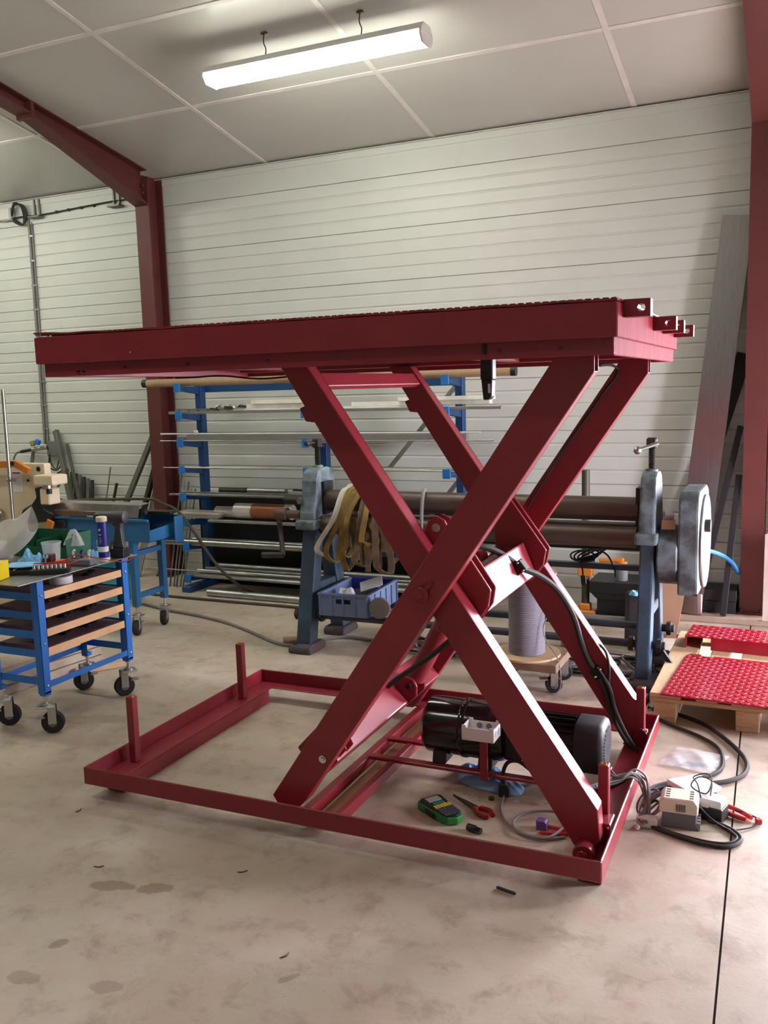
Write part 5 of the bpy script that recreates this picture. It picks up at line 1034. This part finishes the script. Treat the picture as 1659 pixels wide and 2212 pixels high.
G().rbox((-.495, 3.315, .021), .075, .035, .04, .1).out('terminal_block', WHITE, wb_, bevel=.003); G().ball((-.525, 3.275, .012), .012, 6).out('white_cap', WHITE, wb_, smooth=True)
for k, pts in enumerate(([(-.44, 3.39, .075), (-.46, 3.40, .10), (-.49, 3.385, .085), (-.51, 3.38, .05)], [(-.45, 3.40, .05), (-.48, 3.42, .06), (-.51, 3.40, .04)])): G().tube(pts, .006, 6, 5).out('sleeve', BLACK if k else GREYP, wb_, smooth=True)
tw = thing('control_wire', 'thin dark wire curling over the relay boxes to a red plug', 'wire', (-.3, 3.45, 0))
G().tube([(-.32, 3.40, .075), (-.27, 3.38, .04), (-.21, 3.38, .012), (-.155, 3.42, .006), (-.125, 3.455, .006), (-.12, 3.48, .008)], .003, 6, 6).out('lead', HOSE, tw, smooth=True)
G().tube([(-.315, 3.42, .10), (-.335, 3.50, .115), (-.36, 3.60, .10), (-.31, 3.60, .12), (-.285, 3.52, .13), (-.30, 3.46, .10), (-.36, 3.52, .095), (-.34, 3.58, .11), (-.29, 3.55, .115), (-.285, 3.47, .092)], .0025, 6, 6).out('curl', HOSE, tw, smooth=True)
G().tube([(-.12, 3.48, .008), (-.115, 3.50, .012), (-.16, 3.53, .016), (-.2, 3.53, .02)], .003, 6, 6).out('lead', HOSE, tw, smooth=True)
G().rbox((-.115, 3.49, .010), .022, .022, .02, .4).out('plug', REDW, tw, bevel=.003)
pb = thing('parts_bag', 'clear plastic bag with a navy blue part on the floor by the cable loops', 'bag', (-.41, 3.95, 0), 0)
r5 = random.Random(5)
def bagf(u, v):
    x, y = u-.5, v-.5; return (-.40+x*.22+y*.06, 3.99+y*.22-x*.03, .004+.02*max(0, 1-4*x*x)*(1-abs(y)*1.6)*(1+.4*math.sin(9*x+7*y))+.003*math.sin(23*x)*math.sin(19*y)+.004)
g = G().sheet(bagf, 18, 18); N = len(g.v); g.v += [(a, b, max(.0008, c-.0025)) for a, b, c in g.v]; g.f += [tuple(i+N for i in q)[::-1] for q in g.f]
g.out('film', CLEAR, pb, smooth=True, recalc=False)
G().prism([(-.45, 3.925), (-.33, 3.955), (-.35, 3.975), (-.43, 3.965)], 'z', .0005, .006).out('navy_part', mat('navy_part', (.03, .03, .16), .4), pb)
# ---- small things under the lift
lm = thing('label_maker', 'green and black handheld label maker lying on the floor inside the lift base', 'label maker', (-1.245, 3.125, 0), -.62, local=True)
pl_ = [(-.10, -.045), (-.085, -.058), (-.02, -.05), (.06, -.045), (.095, -.035), (.11, 0), (.095, .035), (.06, .045), (-.02, .05), (-.085, .058), (-.10, .045)]
GRN = mat('bright_green_plastic', (.02, .22, .04), .4)
G().prism(pl_, 'z', .002, .032).out('green_shell', GRN, lm, bevel=.006, seg=2)
fp = G().prism([(x*.93, y*.86) for x, y in pl_], 'z', .032, .038).out('face_plate', BLACK, lm, bevel=.002)
G().rbox((-.06, 0, .0395), .035, .058, .004).out('screen', mat('grey_green_lcd', (.28, .32, .27), .25), lm)
for s in (-1, 1): G().rbox((-.005, s*.052, .016), .06, .008, .018).out('rubber_grip', RUBBER, lm, bevel=.003)
key = G().rbox((0, 0, 0), .0085, .0085, .004)
for i in range(9):
    for j in range(6):
        if i < 2 and j in (0, 5): continue
        m = mat('key_teal', (.03, .20, .15), .45) if i < 2 else mat('key_yellow', (.62, .45, .03), .45) if i in (2, 3) else mat('key_dark_grey', (.07, .08, .10), .45)
        k = G().rbox((-.028+.0135*i, -.031+.0124*j, .040), .009, .0085, .004).out('key', m, lm)
pl2 = thing('long_nose_pliers', 'red handled pliers lying open on the floor beside the label maker', 'pliers', (-1.12, 3.20, 0), -.55, local=True)
G().prism([(-.16, -.002), (-.16, .002), (-.05, .012), (0, .014), (0, -.014), (-.05, -.012)], 'z', .004, .014).out('jaws', DARKST, pl2, bevel=.002)
for s in (-1, 1): G().tube([(-.01, .008*s, .011), (.03, .026*s, .011), (.06, .022*s, .011), (.075, .010*s, .011)], .010, 8, 5).out('handle', mat('dull_red_grip', (.30, .02, .02), .5), pl2, smooth=True)
sc2 = thing('red_cutters', 'red handled cutters under the right lift arm foot', 'cutters', (-.80, 3.14, 0), .1, local=True)
for s in (-1, 1): G().tube([(-.06, .03*s+.0, .009), (0, .022*s, .009), (.05, .008*s, .009), (.07, 0, .009)], .007, 8, 5).out('handle', REDW, sc2, smooth=True)
G().prism([(.07, -.012), (.07, .012), (.12, .004), (.12, -.004)], 'z', .003, .012).out('jaws', DARKST, sc2)
G().prism([(-.02, 0), (.02, 0), (.02, .03), (.012, .038), (-.02, .038)], 'y', -.018, .018).out('purple_block', mat('purple_plastic', (.14, .07, .26), .5), tag=('small purple plastic block on the floor under the right arm', 'block'), bevel=.002).location = (-.852, 3.155, 0)
bc = thing('black_connector', 'black cylindrical connector on the floor beside the near lift frame', 'connector', (-1.08, 3.035, 0), -.25, local=True)
G().cyl((-.028, 0, .014), (.006, 0, .014), .0138, n=18).out('body', BLACK, bc, smooth=True); G().cyl((.006, 0, .013), (.03, 0, .013), .0115, n=18).out('nose', BLACKG, bc, smooth=True)
G().lathe((-1.105, 3.318, 0), (0, 0, 1), [(.012, 0), (.012, .01), (.009, .012), (.004, .012)], 16).out('brass_cap', mat('dull_brass', (.12, .06, .02), .5, .6), tag=('tiny brown cap on the floor before the black plug', 'cap'), smooth=True)
bp = thing('black_plug', 'black rubber plug with cable on the floor below the junction box', 'plug', (-1.07, 3.37, 0), .3, local=True)
G().prism([(-.02, 0), (.02, 0), (.022, .03), (.012, .055), (-.012, .055), (-.022, .03)], 'y', -.018, .018).out('body', RUBBER, bp, bevel=.004)
G().tube([(0, 0, .05), (.0, .01, .10), (.02, .02, .135), (.06, .02, .14), (.10, .0, .12), (.13, -.02, .10)], .008, 8, 6).out('cable', HOSE, bp, smooth=True)
G().tube([(-0.927,3.693,0.007),(-0.992,3.518,0.007),(-1.062,3.42,0.007),(-1.048,3.269,0.007),(-1.001,3.162,0.007),(-0.926,3.093,0.007),(-0.831,3.067,0.007),(-0.756,3.111,0.007)], .0055, 8, 6).out('grey_cable', GREYC, tag=('grey cable in a wide loop on the floor inside the lift base', 'cable'), smooth=True)
G().tube([(-0.761,3.278,0.016),(-0.867,3.269,0.016),(-0.943,3.214,0.016),(-0.958,3.128,0.016),(-0.908,3.063,0.016),(-0.813,3.063,0.016),(-0.775,3.153,0.016),(-0.76,3.238,0.016)], .0055, 8, 6).out('grey_cable', GREYC, tag=('grey cable in a small loop on top of the wide loop', 'cable'), smooth=True)
crumple('blue_cloth', mat('blue_wipe', (.26, .50, .82), .7, 0, (.20, .42, .72), 8), (-1.165, 3.475, 0), .34, .17, .10, 51, ('crumpled blue wipe on the floor under the oil tank', 'wipe'), rz=-.35)
G().bar((-.885, 2.70, .005), (-.815, 2.685, .005), .009, .008).out('marker_pen', BLACK, tag=('small black pen on the floor before the near lift frame', 'pen'), bevel=.002)
for x, y, a, lab in ((-1.75, 2.46, .3, 'dark curved shaving on the floor before the middle of the near lift frame'), (-2.62, 2.60, 1.2, 'dark shaving on the floor before the left corner of the lift'), (-1.36, 2.1, .8, 'dark shaving lying alone on the front floor below the pen'), (-2.0, 3.3, 2.0, 'dark shaving on the floor inside the left half of the lift base'), (-2.25, 2.30, .1, 'dark shaving above the oval floor stains')):
    G().tube([(x, y, .002), (x+.02*math.cos(a), y+.02*math.sin(a), .003), (x+.035*math.cos(a+.4), y+.035*math.sin(a+.4), .002)], .0017, 5, 4).out('metal_shaving', DARKST, tag=(lab, 'shaving', 'metal shavings on the floor'), smooth=True)
